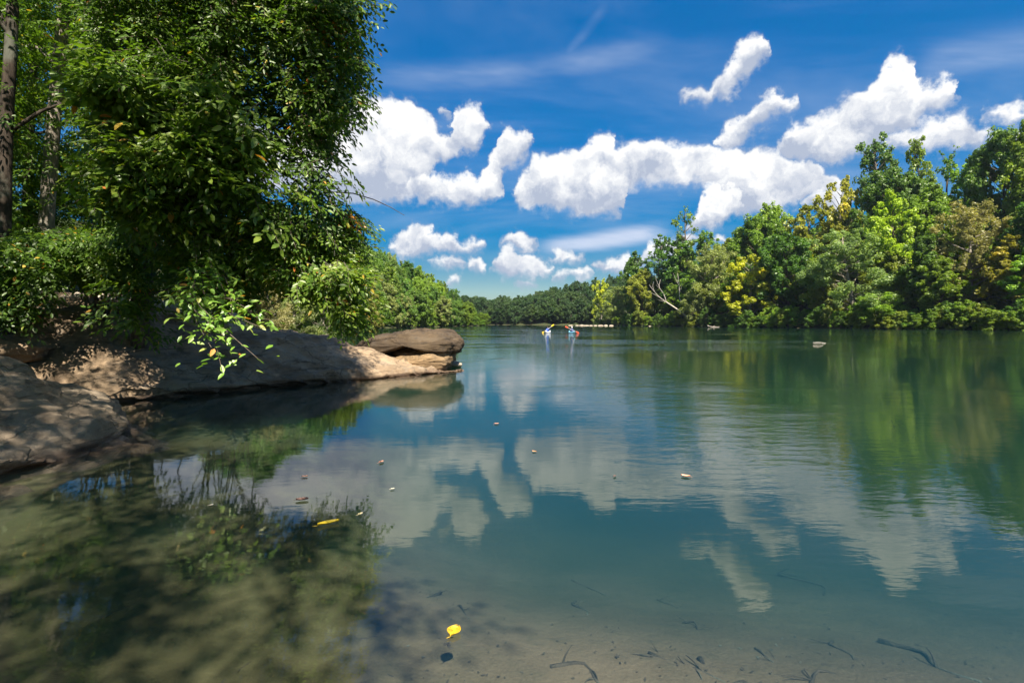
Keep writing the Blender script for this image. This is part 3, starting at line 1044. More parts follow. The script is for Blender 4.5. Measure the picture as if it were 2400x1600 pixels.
RB = [  # right bank, the trees that can be told apart
 ('sycamore', 1408, 662, 12, 50, LIME, 'lime yellow crown at the far left end of the right bank'),
 ('willow_a', 1438, 676, 4, 100, GREYG, 'pale green rounded willow at the far left end of the right bank'),
 ('oval_a', 1492, 606, 14, 66, DGREEN, 'dark green tree beside the pale willow on the right bank'),
 ('tall_b', 1538, 560, 16, 84, DGREEN, 'dark clumpy tree left of the tall slender tree'),
 ('oval_b', 1505, 640, 6, 70, OLIVE, 'olive tree with a yellowish patch above the dead white tree'),
 ('spindly', 1608, 496, 20, 64, GREEN, 'tall slender tree rising alone above the right bank canopy'),
 ('oval_a', 1588, 572, 18, 90, DGREEN, 'dark green tree around the foot of the slender tall tree'),
 ('tall_a', 1655, 552, 22, 80, GREEN, 'leafy green tree just right of the tall slender tree'),
 ('round_a', 1700, 566, 24, 90, OLIVE, 'olive green crown between slender tree and the higher canopy'),
 ('willow_b', 1662, 588, 6, 130, GREYG, 'big hazy grey green willow behind the dead white tree'),
 ('sycamore', 1756, 610, 4, 135, YELLOW, 'bright yellow sycamore leaning over the right bank shore'),
 ('round_b', 1775, 520, 24, 130, GREEN, 'rounded green tree above the bright yellow sycamore'),
 ('oval_b', 1800, 492, 30, 90, LGREEN, 'light green treetop at the left shoulder of the high canopy'),
 ('round_a', 1850, 560, 10, 130, DGREEN, 'dark green tree right of the bright yellow sycamore'),
 ('sycamore', 1890, 494, 22, 130, OLIVE, 'olive yellow treetop halfway up the right bank canopy'),
 ('sycamore', 1965, 440, 26, 120, (.20, .19, .03), 'golden green crown stepping up left of the airy treetops'),
 ('willow_a', 1995, 552, 5, 190, GREYG, 'large round grey green willow in the middle of the right bank'),
 ('willow_b', 2062, 690, 1, 110, LGREEN, 'low bright green willow bush leaning over the right shore'),
 ('oval_a', 2095, 472, 12, 100, LIME, 'yellow green pointed tree above the round grey willow'),
 ('tall_a', 2068, 330, 32, 110, (.07, .115, .03), 'tallest airy tree with open feathery top on the right bank'),
 ('tall_b', 2160, 332, 34, 84, GREEN, 'second airy tall tree right of the tallest feathery top'),
 ('spindly', 2222, 362, 30, 74, DGREEN, 'narrow dark treetop right of the two airy tall trees'),
 ('round_b', 2100, 420, 26, 150, DGREEN, 'broad dark green tree below the airy feathery tops'),
 ('oval_b', 2180, 450, 18, 120, GREEN, 'mid green tree below the narrow dark treetop'),
 ('tall_b', 2272, 392, 28, 90, LGREEN, 'light green treetop in the dip before the right edge'),
 ('round_b', 2350, 328, 24, 150, (.085, .14, .026), 'tall broad tree with leafy top at the right edge'),
 ('oval_a', 2420, 318, 20, 120, GREEN, 'green tree cut by the right edge of the view'),
 ('willow_b', 2280, 486, 8, 170, (.16, .16, .06), 'olive willow with pale stems near the right edge'),
 ('sycamore', 2375, 560, 6, 150, (.17, .165, .03), 'yellow olive tree low at the right edge'),
 ('oval_b', 2180, 560, 6, 110, DGREEN, 'shaded dark green tree between the two right hand willows'),
 ('round_a', 1930, 600, 8, 100, GREEN, 'green tree tucked left of the large round willow'),
 ('oval_b', 2440, 480, 6, 130, DGREEN, 'dark green tree at the right margin above the shore'),
]
for (pr, px, yt, off, wpx, colr, lab) in RB:
    tree_px(pr, px, yt, shoreY(px) + off, wpx, colr, lab)

# second rows up the slope behind them
SH = np.array([(46, 205), (55, 175), (72, 135), (93, 93), (122, 70)])
for row, (off, hh) in enumerate([(7, 12), (15, 15), (26, 17), (40, 19), (56, 20)]):
    seg = smooth_curve(SH, 17 - row)
    for k, (x, y) in enumerate(seg):
        t = np.gradient(seg, axis=0)[k]
        nrm = norm(np.array((-t[1], t[0])))
        nrm = nrm if nrm[0] > 0 else -nrm
        q = np.array((x, y)) + nrm * (off + random.uniform(-3, 3)) + norm(t) * random.uniform(-3, 3)
        lim = np.interp(q[0] / q[1] * F + 1200, [1400, 1480, 1560, 1690, 1800, 1900, 1960, 2060, 2250, 2400], [690, 640, 590, 580, 520, 505, 460, 400, 420, 360]) + random.uniform(0, 60)
        h = min(hh * random.uniform(.85, 1.1), CAMZ - (lim - HZ) / F * q[1] - hz(*q))
        if h < 4:
            continue
        place_tree(random.choice(['oval_a', 'oval_b', 'round_a', 'round_b', 'tall_a']), q[0], q[1], h, random.uniform(9, 13), (cc := random.choice([GREEN, DGREEN, GREEN, LGREEN, OLIVE])),
                   '%s tree packed into the %s of the wooded slope behind the right bank' % (cname(cc), ['foot', 'lower part', 'middle', 'upper part', 'skyline'][row]), 'slope_tree', 'trees on the slope behind the right bank')
# undergrowth along the right shore
k = 0
for px in np.arange(1410, 2480, 19):
    Y = shoreY(px) + random.uniform(-.8, 1.2)
    place_tree(random.choice(['shrub_a', 'shrub_b']), bank_x(px, Y), Y, random.uniform(2.5, 5.5), random.uniform(5, 8.5), (cc := random.choice([GREEN, DGREEN, DGREEN, LGREEN, OLIVE])),
               'leafy %s bush hanging over the waterline of the right bank%s' % (cname(cc), ', near its far end' if px < 1650 else ', in its middle' if px < 2050 else ', towards the right edge'), 'shore_bush', 'bushes along the right shore', 'bush')

# left hill
LS = np.array([(-29, 96), (-35, 126), (-30, 150), (-22, 182), (-13.5, 222)])
for row, (off, hh) in enumerate([(1.5, 9), (6, 12), (13, 15), (21, 17), (31, 18), (43, 19), (57, 20)]):
    seg = smooth_curve(LS, 20 - row)
    for k, (x, y) in enumerate(seg):
        t = norm(np.gradient(seg, axis=0)[k])
        nrm = np.array((-t[1], t[0]))
        nrm = nrm if nrm[0] < 0 else -nrm
        q = np.array((x, y)) + nrm * (off + random.uniform(-2.5, 2.5)) + t * random.uniform(-2.5, 2.5)
        if q[0] / q[1] < -.46:
            continue
        tip = np.interp(y, [96, 150, 190, 224], [1.0, .95, .85, .72])
        lim = np.interp(q[0] / q[1] * F + 1200, [600, 868, 950, 1000, 1060, 1130], [480, 568, 612, 645, 685, 725]) + random.uniform(-8, 18)
        ht = min(hh * tip * random.uniform(.85, 1.12) * 1.15, CAMZ - (lim - HZ) / F * q[1] - hz(*q))
        if ht < 3.5:
            continue
        place_tree(random.choice(['oval_a', 'oval_b', 'round_a', 'round_b', 'willow_a', 'round_b']), q[0], q[1], ht, random.uniform(7, 10) * (tip ** .7), (cc := random.choice([GREEN, GREEN, LGREEN, DGREEN, GREYG, (.095, .155, .03)])),
                   'rounded %s tree on the %s of the sunlit left hillside' % (cname(cc), ['waterside', 'foot', 'lower slope', 'middle slope', 'upper slope', 'shoulder', 'top'][row]), 'hillside_tree', 'trees on the left hillside')
for i in range(17):
    x, y = smooth_curve(LS, 17)[i]
    place_tree(random.choice(['shrub_a', 'shrub_b']), x - .5, y, random.uniform(2.5, 4.5), random.uniform(5, 8), random.choice([GREEN, LGREEN, DGREEN]),
               'green bush at the waterline below the left hillside', 'shore_bush', 'bushes below the left hillside', 'bush')

# far wooded ridge across the bend
n_far = 0
for row, (off, hh) in enumerate([(.5, 9), (5, 12), (12, 14), (21, 16), (32, 18), (46, 20), (64, 22)]):
    for px in np.arange(1040, 1490, 21 + row * .5):
        p_ = px + random.uniform(-7, 7)
        Y = float(np.interp(p_, [960, 1200, 1385, 1490], [312, 292, 266, 262])) + off + random.uniform(-2, 2)
        x = bank_x(p_, Y)
        sdv = river_sd(np.array([x]), np.array([Y]))[0]
        if sdv < .2:
            continue
        lim = np.interp(p_, [1040, 1095, 1150, 1230, 1300, 1400, 1480], [680, 696, 700, 696, 676, 652, 642]) + random.uniform(-5, 7)     # skyline of the ridge
        top = CAMZ - (lim - HZ) / F * Y
        h = min(hh * random.uniform(.85, 1.15), top - hz(x, Y))
        if h < 3.0:
            continue
        place_tree(random.choice(['oval_a', 'oval_b', 'round_a', 'round_b']), x, Y, h, random.uniform(7.5, 10), random.choice([(.04, .075, .026), (.034, .066, .024), (.05, .085, .028)]),
                   'dark green tree in the %s of the distant wooded ridge across the bend' % ['waterside row', 'lowest rows', 'lower rows', 'middle rows', 'upper rows', 'high rows', 'skyline row'][row], 'ridge_tree', 'trees on the far ridge')
        n_far += 1

# shrubs with fine tan foliage on the bank behind the slab
for (px, yt, Y, wpx, colr, pr, lab) in [
    (610, 655, 21, 130, TAN, 'willow_a', 'tan feathery shrub behind the bright green sprig'),
    (520, 640, 20, 120, OLIVE, 'willow_b', 'olive shrub on the bank left of the tan feathery shrub'),
    (690, 690, 25, 110, (.15, .16, .06), 'willow_b', 'small olive shrub by the water right of the tan shrub'),
    (760, 680, 34, 110, (.10, .14, .035), 'willow_a', 'green shrub at the water edge behind the slab ridge'),
    (820, 650, 55, 90, GREEN, 'round_a', 'bushy green tree at the water edge beyond the slab'),
    (860, 668, 76, 66, (.16, .15, .035), 'round_b', 'yellowish bush at the foot of the left hill'),
    (700, 560, 42, 170, DGREEN, 'round_b', 'dark green tree standing back behind the overhanging branches'),
    (600, 520, 30, 240, DGREEN, 'oval_b', 'dark tree deep in shade behind the tan shrub'),
    (800, 570, 70, 120, GREEN, 'oval_b', 'green tree at the left end of the sunlit hillside')]:
    tree_px(pr, px, yt, Y, wpx, colr, lab, 'bank_shrub' if Y < 40 and wpx < 200 else 'bank_tree', cat='shrub' if Y < 40 and wpx < 200 else 'tree')


# ------------------------------------------------------------------ near trees of the left bank
def leaf_template():
    """outline of one leaf: (along, across, lift)"""
    V = np.array([(0, 0, 0), (.30, .21, .05), (.68, .17, .045), (1, 0, -.04), (.68, -.17, .045), (.30, -.21, .05)])
    Q = np.array([(0, 1, 2, 3), (0, 3, 4, 5)])
    return V, Q


LV, LQ = leaf_template()


def spray_template(seed, n=24, L=.62):
    r = np.random.default_rng(seed)
    pos, ax, nr, ln = [], [], [], []
    main = np.array([(u * L, .04 * math.sin(u * 4 + seed), -.16 * u * u * L) for u in np.linspace(0, 1, 9)])
    branches = [(main, n // 2)]
    for b in range(3):
        u = .25 + .2 * b
        s = 1 if (b + seed) % 2 else -1
        p0 = np.array((u * L, 0, -.16 * u * u * L))
        d = norm(np.array((.75, s * .7, r.normal() * .12)))
        Lb = L * (.55 - .1 * b)
        branches.append((np.array([p0 + d * Lb * t + np.array((0, 0, -.12 * t * t * Lb)) for t in np.linspace(0, 1, 6)]), n // 6))
    for (pth, k) in branches:
        for i in range(k):
            t = (i + .6) / k
            f = t * (len(pth) - 1)
            j = min(int(f), len(pth) - 2)
            p = pth[j] + (pth[j + 1] - pth[j]) * (f - j)
            d = norm(pth[j + 1] - pth[j])
            s = 1 if i % 2 else -1
            if i == k - 1:
                a = d
            else:
                side = norm(np.cross(np.array((0, 0, 1.0)), d))
                a = norm(d * .75 + side * s * .8 + np.array((0, 0, -.25)) + r.normal(size=3) * .18)
            nn = np.array((0, 0, 1.0)) + r.normal(size=3) * .38
            nn = norm(nn - a * np.dot(nn, a))
            pos.append(p); ax.append(a); nr.append(nn); ln.append(r.uniform(.75, 1.15))
    return np.array(pos), np.array(ax), np.array(nr), np.array(ln), [b[0] for b in branches]


SPRAYS = [spray_template(s) for s in range(6)]


def rot_mats(yaw, pitch, roll):
    cy_, sy = np.cos(yaw), np.sin(yaw)
    cp, sp = np.cos(pitch), np.sin(pitch)
    cr, sr = np.cos(roll), np.sin(roll)
    z, o = np.zeros_like(yaw), np.ones_like(yaw)
    Rz = np.stack((np.stack((cy_, -sy, z), -1), np.stack((sy, cy_, z), -1), np.stack((z, z, o), -1)), -2)
    Ry = np.stack((np.stack((cp, z, sp), -1), np.stack((z, o, z), -1), np.stack((-sp, z, cp), -1)), -2)
    Rx = np.stack((np.stack((o, z, z), -1), np.stack((z, cr, -sr), -1), np.stack((z, sr, cr), -1)), -2)
    return Rz @ Ry @ Rx


def make_sprays(pts, center, leaf_len=.09, size=1.0, down=.45, twig=None, tint_mu=.42, yellow=.03, yaw_sd=.8):
    """leaf frames for sprays rooted at pts that point away from center; returns dict of arrays"""
    pts = np.asarray(pts)
    n = len(pts)
    out = dict(p=[], a=[], n=[], l=[], t=[])
    yaw = np.arctan2(pts[:, 1] - center[1], pts[:, 0] - center[0]) + RNG.normal(size=n) * yaw_sd
    pit = down + RNG.normal(size=n) * .3
    rol = RNG.normal(size=n) * .45
    Rm = rot_mats(yaw, pit, rol)
    kind = RNG.integers(0, len(SPRAYS), n)
    sc = size * RNG.uniform(.7, 1.25, n)
    mood = tint_mu + RNG.normal(size=n) * .14
    for k, (sp, sa, sn, sl, br) in enumerate(SPRAYS):
        idx = np.nonzero(kind == k)[0]
        if not len(idx):
            continue
        p = pts[idx][:, None] + np.einsum('nij,kj->nki', Rm[idx], sp) * sc[idx][:, None, None]
        a = np.einsum('nij,kj->nki', Rm[idx], sa)
        nn = np.einsum('nij,kj->nki', Rm[idx], sn)
        l = np.broadcast_to(sl, p.shape[:2]) * leaf_len * RNG.uniform(.8, 1.2, p.shape[:2])
        t = np.clip(mood[idx][:, None] + RNG.normal(size=p.shape[:2]) * .13, 0, .9)
        y = RNG.random(p.shape[:2]) < yellow
        t = np.where(y, RNG.uniform(.93, 1.0, p.shape[:2]), t)
        for key, v in (('p', p.reshape(-1, 3)), ('a', a.reshape(-1, 3)), ('n', nn.reshape(-1, 3)), ('l', l.ravel()), ('t', t.ravel())):
            out[key].append(v)
        if twig is not None:
            for i in idx:
                twig.tube(pts[i] + (br[0][::2] @ Rm[i].T) * sc[i], np.linspace(.006, .002, 5), 3, cap=False)
    return {k: np.concatenate(v) for k, v in out.items()}


def join_frames(*fs):
    return {k: np.concatenate([f[k] for f in fs]) for k in fs[0]}


def frames_to_mesh(fr, mb):
    b = np.cross(fr['n'], fr['a'])
    l = fr['l'][:, None, None]
    V = fr['p'][:, None] + l * (fr['a'][:, None] * LV[None, :, :1] + b[:, None] * LV[None, :, 1:2] + fr['n'][:, None] * LV[None, :, 2:])
    n = len(V)
    Q = (LQ[None] + (np.arange(n) * 6)[:, None, None]).reshape(-1, 4)
    mb.add(V.reshape(-1, 3), Q, None, np.repeat(fr['t'], 6))


LEAFM = {}


def leaf_mesh(mat, t):
    key = (mat, round(t * 12))
    if key not in LEAFM:
        mb = MB()
        mb.add(LV, LQ, None, round(t * 12) / 12)
        LEAFM[key] = mb.mesh('leaf', M[mat])
    return LEAFM[key]


def foliage(root, fr, mat, singles=None, name='foliage'):
    """nearest leaves become parts of their own, the rest one mesh; root may sit anywhere (unrotated, unscaled)"""
    o = np.array(root.location)
    n = len(fr['p'])
    single = np.zeros(n, bool)
    if singles is not None and len(singles):
        single[singles] = True
    rest = {k: v[~single] for k, v in fr.items()}
    rest['p'] = rest['p'] - o
    if len(rest['p']):
        mb = MB()
        frames_to_mesh(rest, mb)
        mb.build(name, M[mat], root, kind='stuff')
    for i in np.nonzero(single)[0]:
        a, nn = Vector(fr['a'][i]), Vector(fr['n'][i])
        b = nn.cross(a)
        ob = link('leaf', leaf_mesh(mat, float(fr['t'][i])), root)
        m3 = Matrix((a, b, nn)).transposed()
        ob.matrix_local = Matrix.Translation(Vector(fr['p'][i] - o)) @ m3.to_4x4() @ Matrix.Scale(float(fr['l'][i]), 4)
    return


def nearest(fr, k, box):
    """indices of the k leaves that show largest inside box (px0, py0, px1, py1)"""
    p = fr['p']
    px = 1200 + F * p[:, 0] / p[:, 1]
    py = HZ - F * (p[:, 2] - CAMZ) / p[:, 1]
    s = fr['l'] / p[:, 1]
    s = np.where((px > box[0]) & (px < box[2]) & (py > box[1]) & (py < box[3]) & (p[:, 1] > 1), s, 0)
    i = np.argsort(-s)[:k]
    return i[s[i] > 0]


def in_poly(x, y, poly):
    ins = np.zeros(len(x), bool)
    n = len(poly)
    for i in range(n):
        (ax, ay), (bx, by) = poly[i], poly[(i + 1) % n]
        c = ((ay > y) != (by > y)) & (x < (bx - ax) * (y - ay) / ((by - ay) or 1e-9) + ax)
        ins ^= c
    return ins


def fill(poly, d0, d1, n, clump=None, seed=0):
    """n points spread through the solid angle of poly between two distances"""
    poly = [(float(a), float(b)) for a, b in poly]
    xs, ys = [q[0] for q in poly], [q[1] for q in poly]
    got = []
    while sum(len(g) for g in got) < n:
        x = RNG.uniform(min(xs), max(xs), n * 3)
        y = RNG.uniform(min(ys), max(ys), n * 3)
        d = RNG.uniform(d0, d1, n * 3)
        k = in_poly(x, y, poly)
        p = np.stack(((x - 1200) / F * d, d, CAMZ - (y - HZ) / F * d), -1)[k]
        if clump:
            p = p[fbm(p * clump[0], 2, seed) > clump[1]]
        got.append(p)
    return np.concatenate(got)[:n]


def limb(mb, a, b, r0, r1, sag=.0, wob=.12, n=10, sides=6):
    a, b = np.array(a, float), np.array(b, float)
    L = np.linalg.norm(b - a)
    mid1 = a + (b - a) * .33 + RNG.normal(size=3) * wob * L * .3 + np.array((0, 0, L * .12))
    mid2 = a + (b - a) * .68 + RNG.normal(size=3) * wob * L * .3 + np.array((0, 0, L * .10 - sag))
    pts = smooth_curve([a, mid1, mid2, b], n)
    mb.tube(pts, np.linspace(r0, r1, n), sides)
    return pts


# --- tall gray-trunked tree
t1b = np.array((*[P(105, 640, 13.6)[i] for i in (0, 1)], 0))
t1b[2] = hz(t1b[0], t1b[1]) - .3
t1 = thing('bank_tree', t1b, 'tall tree with slender gray trunk at the upper left', 'tree')
mb = MB()
path = np.array([t1b, P(104, 640, 13.6), P(112, 470, 13.6), P(125, 300, 13.5), P(138, 150, 13.4), P(152, 0, 13.3), P(162, -160, 13.2), P(170, -420, 13.0)]) - t1b
pp = smooth_curve(path, 40)
mb.tube(pp, np.linspace(.19, .11, 40), 12)
for z in (18, 22, 26, 29, 32, 35, 37):
    e = RNG.normal(size=3) * np.array((2.2, 1.5, .6)) + np.array((.6, -.8, 1.2))
    limb(mb, pp[z], pp[z] + e, .06, .015, n=8, sides=5)
mb.build('trunk', M['bark_pale'], t1)
pts = fill([(-80, -120), (520, -120), (520, 200), (430, 420), (300, 560), (-80, 600)], 12.0, 17.5, 4300, (.7, -.3), 3)
_px = 1200 + F * pts[:, 0] / pts[:, 1]
_py = HZ - F * (pts[:, 2] - CAMZ) / pts[:, 1]
pts = pts[~((pts[:, 1] < 14.0) & (_px > 30) & (_px < 200) & (_py > 60) & (_py < 520) & (RNG.random(len(pts)) < .85))]      # the trunk shows through here
tw = MB()
f1 = make_sprays(pts, t1b, .115, 1.25, .3, tw, tint_mu=.40, yellow=.012)
tw.V = [v - t1b for v in tw.V]
tw.build('twigs', M['bark_dark'], t1, kind='stuff')
foliage(t1, f1, 'leaf')

# --- dark trunks at the very left
for (px, Y, r, top, lab) in [(14, 11.0, .16, -300, 'dark thick trunked tree at the left edge'), (70, 15.5, .15, -260, 'thin dark tree between the left edge and the gray trunk')]:
    b = P(px - 12, 700, Y)
    b[2] = hz(b[0], b[1]) - .3
    t2 = thing('bank_tree', b, lab, 'tree')
    mb = MB()
    pp = smooth_curve(np.array([b, P(px - 8, 560, Y), P(px, 300, Y), P(px + 14, 60, Y), P(px + 22, top, Y)]) - b, 30)
    mb.tube(pp, np.linspace(r, r * .55, 30), 10)
    for z in (14, 18, 21, 24, 27):
        limb(mb, pp[z], pp[z] + RNG.normal(size=3) * np.array((1.5, 1.2, .4)) + np.array((.8, -.5, .6)), .05, .012, n=8, sides=5)
    mb.build('trunk', M['bark_dark'], t2)
    pts = fill([(-120, -120), (70, -120), (50, 300), (30, 560), (-120, 640)] if px < 40 else [(30, -120), (330, -120), (320, 300), (220, 500), (60, 480)], Y - (.5 if px < 40 else -.2), Y + 3, 560 if px < 40 else 760, (.6, -.1), 9 + int(Y))
    f2 = make_sprays(pts, b, .11, 1.15, .35, None, tint_mu=.36, yellow=.03)
    foliage(t2, f2, 'leaf')

# --- the big overhanging tree
t3b = np.array((P(330, 640, 11.2)[0], 11.2, 0))
t3b[2] = hz(t3b[0], t3b[1]) - .3
t3 = thing('overhanging_tree', t3b, 'large leafy tree spreading its branches out over the river from the left bank', 'tree')
wood = MB()
tp = smooth_curve(np.array([t3b, P(338, 640, 11.0), P(360, 480, 10.6), P(420, 300, 10.2), P(500, 120, 9.7), P(600, -60, 9.2), P(680, -260, 8.6)]) - t3b, 40)
wood.tube(tp, np.linspace(.22, .10, 40), 10)
poly_main = [(215, -150), (760, -150), (755, 8), (722, 60), (735, 112), (755, 178), (745, 250), (735, 298), (705, 345), (720, 392), (735, 450), (750, 492), (760, 530), (775, 560), (790, 600), (770, 640), (700, 640), (640, 610), (560, 590), (500, 590), (420, 570), (330, 520), (230, 320)]
pts_a = fill(poly_main, 7.4, 10.6, 4500, (.8, -.24), 21)
poly_edge = [(640, -150), (862, -150), (856, 8), (814, 60), (826, 112), (842, 178), (812, 250), (800, 298), (750, 340), (800, 388), (815, 446), (836, 488), (850, 520), (830, 555), (760, 555), (700, 420), (680, 250), (700, 80)]
pts_b = fill(poly_edge, 7.2, 8.8, 680, (1.3, -.1), 22)
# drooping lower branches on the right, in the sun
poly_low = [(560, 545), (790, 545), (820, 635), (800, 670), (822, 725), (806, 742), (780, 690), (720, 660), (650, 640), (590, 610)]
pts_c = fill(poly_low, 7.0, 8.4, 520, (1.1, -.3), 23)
# longer leaved sprays reaching out towards the viewer
pts_f = fill([(225, 150), (420, 120), (640, 260), (690, 400), (600, 480), (430, 500), (260, 480)], 6.9, 7.6, 280, (1.2, -.02), 24)
# unseen crown overhead, its outline shaped to shade the slab and the cove
SHX, SHY = math.sin(SUN_AZ) / math.tan(SUN_EL), math.cos(SUN_AZ) / math.tan(SUN_EL)


def canopy(n, x0, x1, y0, y1, z0, z1, edge, seed, thr):
    """leaf sprays high up whose shade falls on the ground rectangle, left of the line edge"""
    got = []
    while sum(map(len, got)) < n:
        q = RNG.uniform((x0, y0, z0), (x1, y1, z1), (n * 3, 3))
        q = q[q[:, 0] < edge[0] + edge[1] * q[:, 1] + RNG.normal(size=len(q)) * .25]
        q = q[(np.hypot(q[:, 0] + 3.7 + SHX * 1.5, q[:, 1] - 6.7 + SHY * 1.5) > 1.1) & (np.hypot(q[:, 0] + 2.5 + SHX * 2.5, q[:, 1] - 7.6 + SHY * 2.5) > .9) & (np.hypot(q[:, 0] + 1.36, q[:, 1] - 3.8) > .4)]      # gaps that let the sun onto the sprig and the low branch
        q = q[(q[:, 1] < 8.5) | (RNG.random(len(q)) < .55)]
        q[:, 0] += SHX * q[:, 2]
        q[:, 1] += SHY * q[:, 2]
        q = q[fbm(q * np.array((.9, .9, .25)), 3, seed) > thr]
        px = 1200 + F * q[:, 0] / np.maximum(q[:, 1], .01)
        py = HZ - F * (q[:, 2] - 1.2 - CAMZ) / np.maximum(q[:, 1], .01)
        got.append(q[(q[:, 1] < .3) | (py < -60) | (px < -200)])
    return np.concatenate(got)[:n]


pts_d = canopy(4000, -14, .3, -1.5, 19, 8.0, 11.0, (-.05, -.32), 40, -.03)
pts_e = pts_d[:0]
for tgt in [P(800, 180, 8), P(790, 60, 8), P(830, 530, 8), P(770, 400, 8), P(730, 300, 8.4), P(700, 100, 8), P(800, 640, 7.8), P(820, 730, 7.6), P(700, 560, 8.4), P(640, 420, 8.6), P(560, 260, 8.4), P(480, 540, 9), P(600, 600, 8.6), P(820, -20, 7.8),
            (-1.0, 6.0, 10), (0, 2.5, 10.5), (-2.6, 3.0, 10.5), (1.5, -2.0, 11), (-3, 0, 10.5), (-1, 8.5, 11), (-5, 5, 10)]:
    tgt = np.array(tgt) - t3b
    i = int(np.argmin(np.linalg.norm(tp - (tgt * .45 + tp[28] * .3), axis=1)))
    i = min(max(i, 10), 37)
    lp = limb(wood, tp[i], tgt, .055, .010, sag=.15, n=12, sides=5)
    for k in (4, 6, 8, 9, 10):
        limb(wood, lp[k], lp[k] + RNG.normal(size=3) * np.array((.5, .4, .25)) + norm(tgt - tp[i]) * .4 - np.array((0, 0, .15)), .014, .004, n=6, sides=4)
wood.build('trunk', M['bark'], t3)
tw = MB()
fa = make_sprays(pts_a, t3b, .092, 1.0, .42, tw, tint_mu=.40, yellow=.012)
fb = make_sprays(pts_b, t3b, .088, .9, .6, tw, tint_mu=.40, yellow=.02, yaw_sd=.6)
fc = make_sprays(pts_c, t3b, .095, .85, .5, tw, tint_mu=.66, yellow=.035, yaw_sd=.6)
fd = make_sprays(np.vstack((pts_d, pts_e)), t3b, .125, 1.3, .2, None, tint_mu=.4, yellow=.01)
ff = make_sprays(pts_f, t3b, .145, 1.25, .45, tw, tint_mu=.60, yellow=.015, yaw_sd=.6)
fall = join_frames(fa, fb, fc, ff)
tw.V = [v - t3b for v in tw.V]
tw.build('twigs', M['bark'], t3, kind='stuff')
sing = nearest(fall, 300, (620, 540, 900, 790))
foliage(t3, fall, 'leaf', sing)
foliage(t3, fd, 'leaf', None, 'shading_foliage')
# red and yellow autumn sprays
pts_r = np.vstack((fill([(735, 10), (800, 10), (808, 95), (770, 100), (735, 60)], 7.6, 8.4, 26), fill([(720, 225), (790, 255), (770, 330), (715, 300)], 8.2, 9.2, 18), fill([(745, 490), (800, 485), (815, 520), (760, 530)], 7.8, 8.6, 10)))
fr_ = make_sprays(pts_r, t3b, .085, .7, .6, None, tint_mu=.45, yellow=0)
foliage(t3, fr_, 'leaf_red', None, 'autumn_foliage')

# --- understory shrubs on the left bank
for (poly, d0, d1, n, seed, lab, mu) in [
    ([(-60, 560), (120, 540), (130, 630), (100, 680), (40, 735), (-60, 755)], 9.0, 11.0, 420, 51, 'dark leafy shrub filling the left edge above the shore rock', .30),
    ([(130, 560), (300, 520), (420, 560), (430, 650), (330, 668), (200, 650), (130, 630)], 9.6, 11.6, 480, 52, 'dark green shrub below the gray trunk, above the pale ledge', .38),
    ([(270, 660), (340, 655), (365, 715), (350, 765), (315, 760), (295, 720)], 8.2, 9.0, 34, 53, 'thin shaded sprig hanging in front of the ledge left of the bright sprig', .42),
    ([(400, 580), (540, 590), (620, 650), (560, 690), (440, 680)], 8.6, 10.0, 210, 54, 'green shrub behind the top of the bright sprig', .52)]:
    pts = fill(poly, d0, d1, n, (1.0, -.3), seed)
    c = pts.mean(0)
    k = 1.02
    while river_sd(np.array([c[0] * k]), np.array([c[1] * k]))[0] < .5:
        k += .02
    b = np.array((c[0] * k, c[1] * k, hz(c[0] * k, c[1] * k) - .1))
    sh = thing('leafy_shrub', b, lab, 'shrub')
    mb = MB()
    for i in range(0, len(pts), max(6, len(pts) // 24)):
        limb(mb, np.zeros(3) + RNG.normal(size=3) * .1, pts[i] - b, .025, .005, n=8, sides=4)
    mb.build('stems', M['bark'], sh)
    fs = make_sprays(pts, c + np.array((-1.5, 2.5, 0)), .105, .95, .4, None, tint_mu=mu, yellow=.02)
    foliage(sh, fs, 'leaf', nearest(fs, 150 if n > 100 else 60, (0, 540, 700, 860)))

# --- the bright sunlit sprig in front of the slab
sb = np.array((-5.6, 9.9, hz(-9.2, 10.2)))
sb = np.array((-9.9, 12.6, hz(-9.9, 12.6) - .1))
sp_root = thing('leafy_sprig', sb, 'bright green sunlit sprig of broad leaves hanging before the slab', 'branch')
mb = MB()
ends = [P(500, 650, 6.9), P(560, 700, 6.7), P(640, 752, 6.5), P(620, 770, 6.6), P(540, 800, 6.6), P(520, 865, 6.5), P(610, 845, 6.4), P(470, 770, 6.9), P(430, 730, 7.2), P(480, 700, 7.0), P(560, 760, 6.6), P(505, 830, 6.6), P(530, 690, 6.8), P(590, 730, 6.6), P(470, 680, 7.0), P(545, 735, 6.7), P(515, 760, 6.7), P(490, 735, 6.8)]
hub = P(435, 655, 7.8)
limb(mb, np.zeros(3), hub - sb, .04, .018, n=14, sides=5)
fps = []
for e in ends:
    lp = limb(mb, hub - sb, e - sb, .014, .004, sag=.05, wob=.2, n=10, sides=4) + sb
    fps.append(lp)
mb.build('stems', M['bark'], sp_root)
rp, ra, rn, rl, rt = [], [], [], [], []
for lp in fps:
    k = 42
    for i in range(k):
        u = .34 + .66 * (i + RNG.random()) / k
        f = u * (len(lp) - 1)
        j = min(int(f), len(lp) - 2)
        d = norm(lp[j + 1] - lp[j])
        side = norm(np.cross(d, (0, 0, 1.0)))
        a = norm(d * .5 + side * (1 if i % 2 else -1) * .7 + np.array((0, -.1, -.15)) + RNG.normal(size=3) * .35)
        nn = np.array((.1, -.35, .85)) + RNG.normal(size=3) * .4
        nn = norm(nn - a * np.dot(nn, a))
        rp.append(lp[j] + (lp[j + 1] - lp[j]) * (f - j) + RNG.normal(size=3) * np.array((.11, .11, .08)))
        ra.append(a); rn.append(nn); rl.append(RNG.uniform(.085, .14)); rt.append(np.clip(RNG.normal(.5, .22), 0, .92) if RNG.random() > .03 else .97)
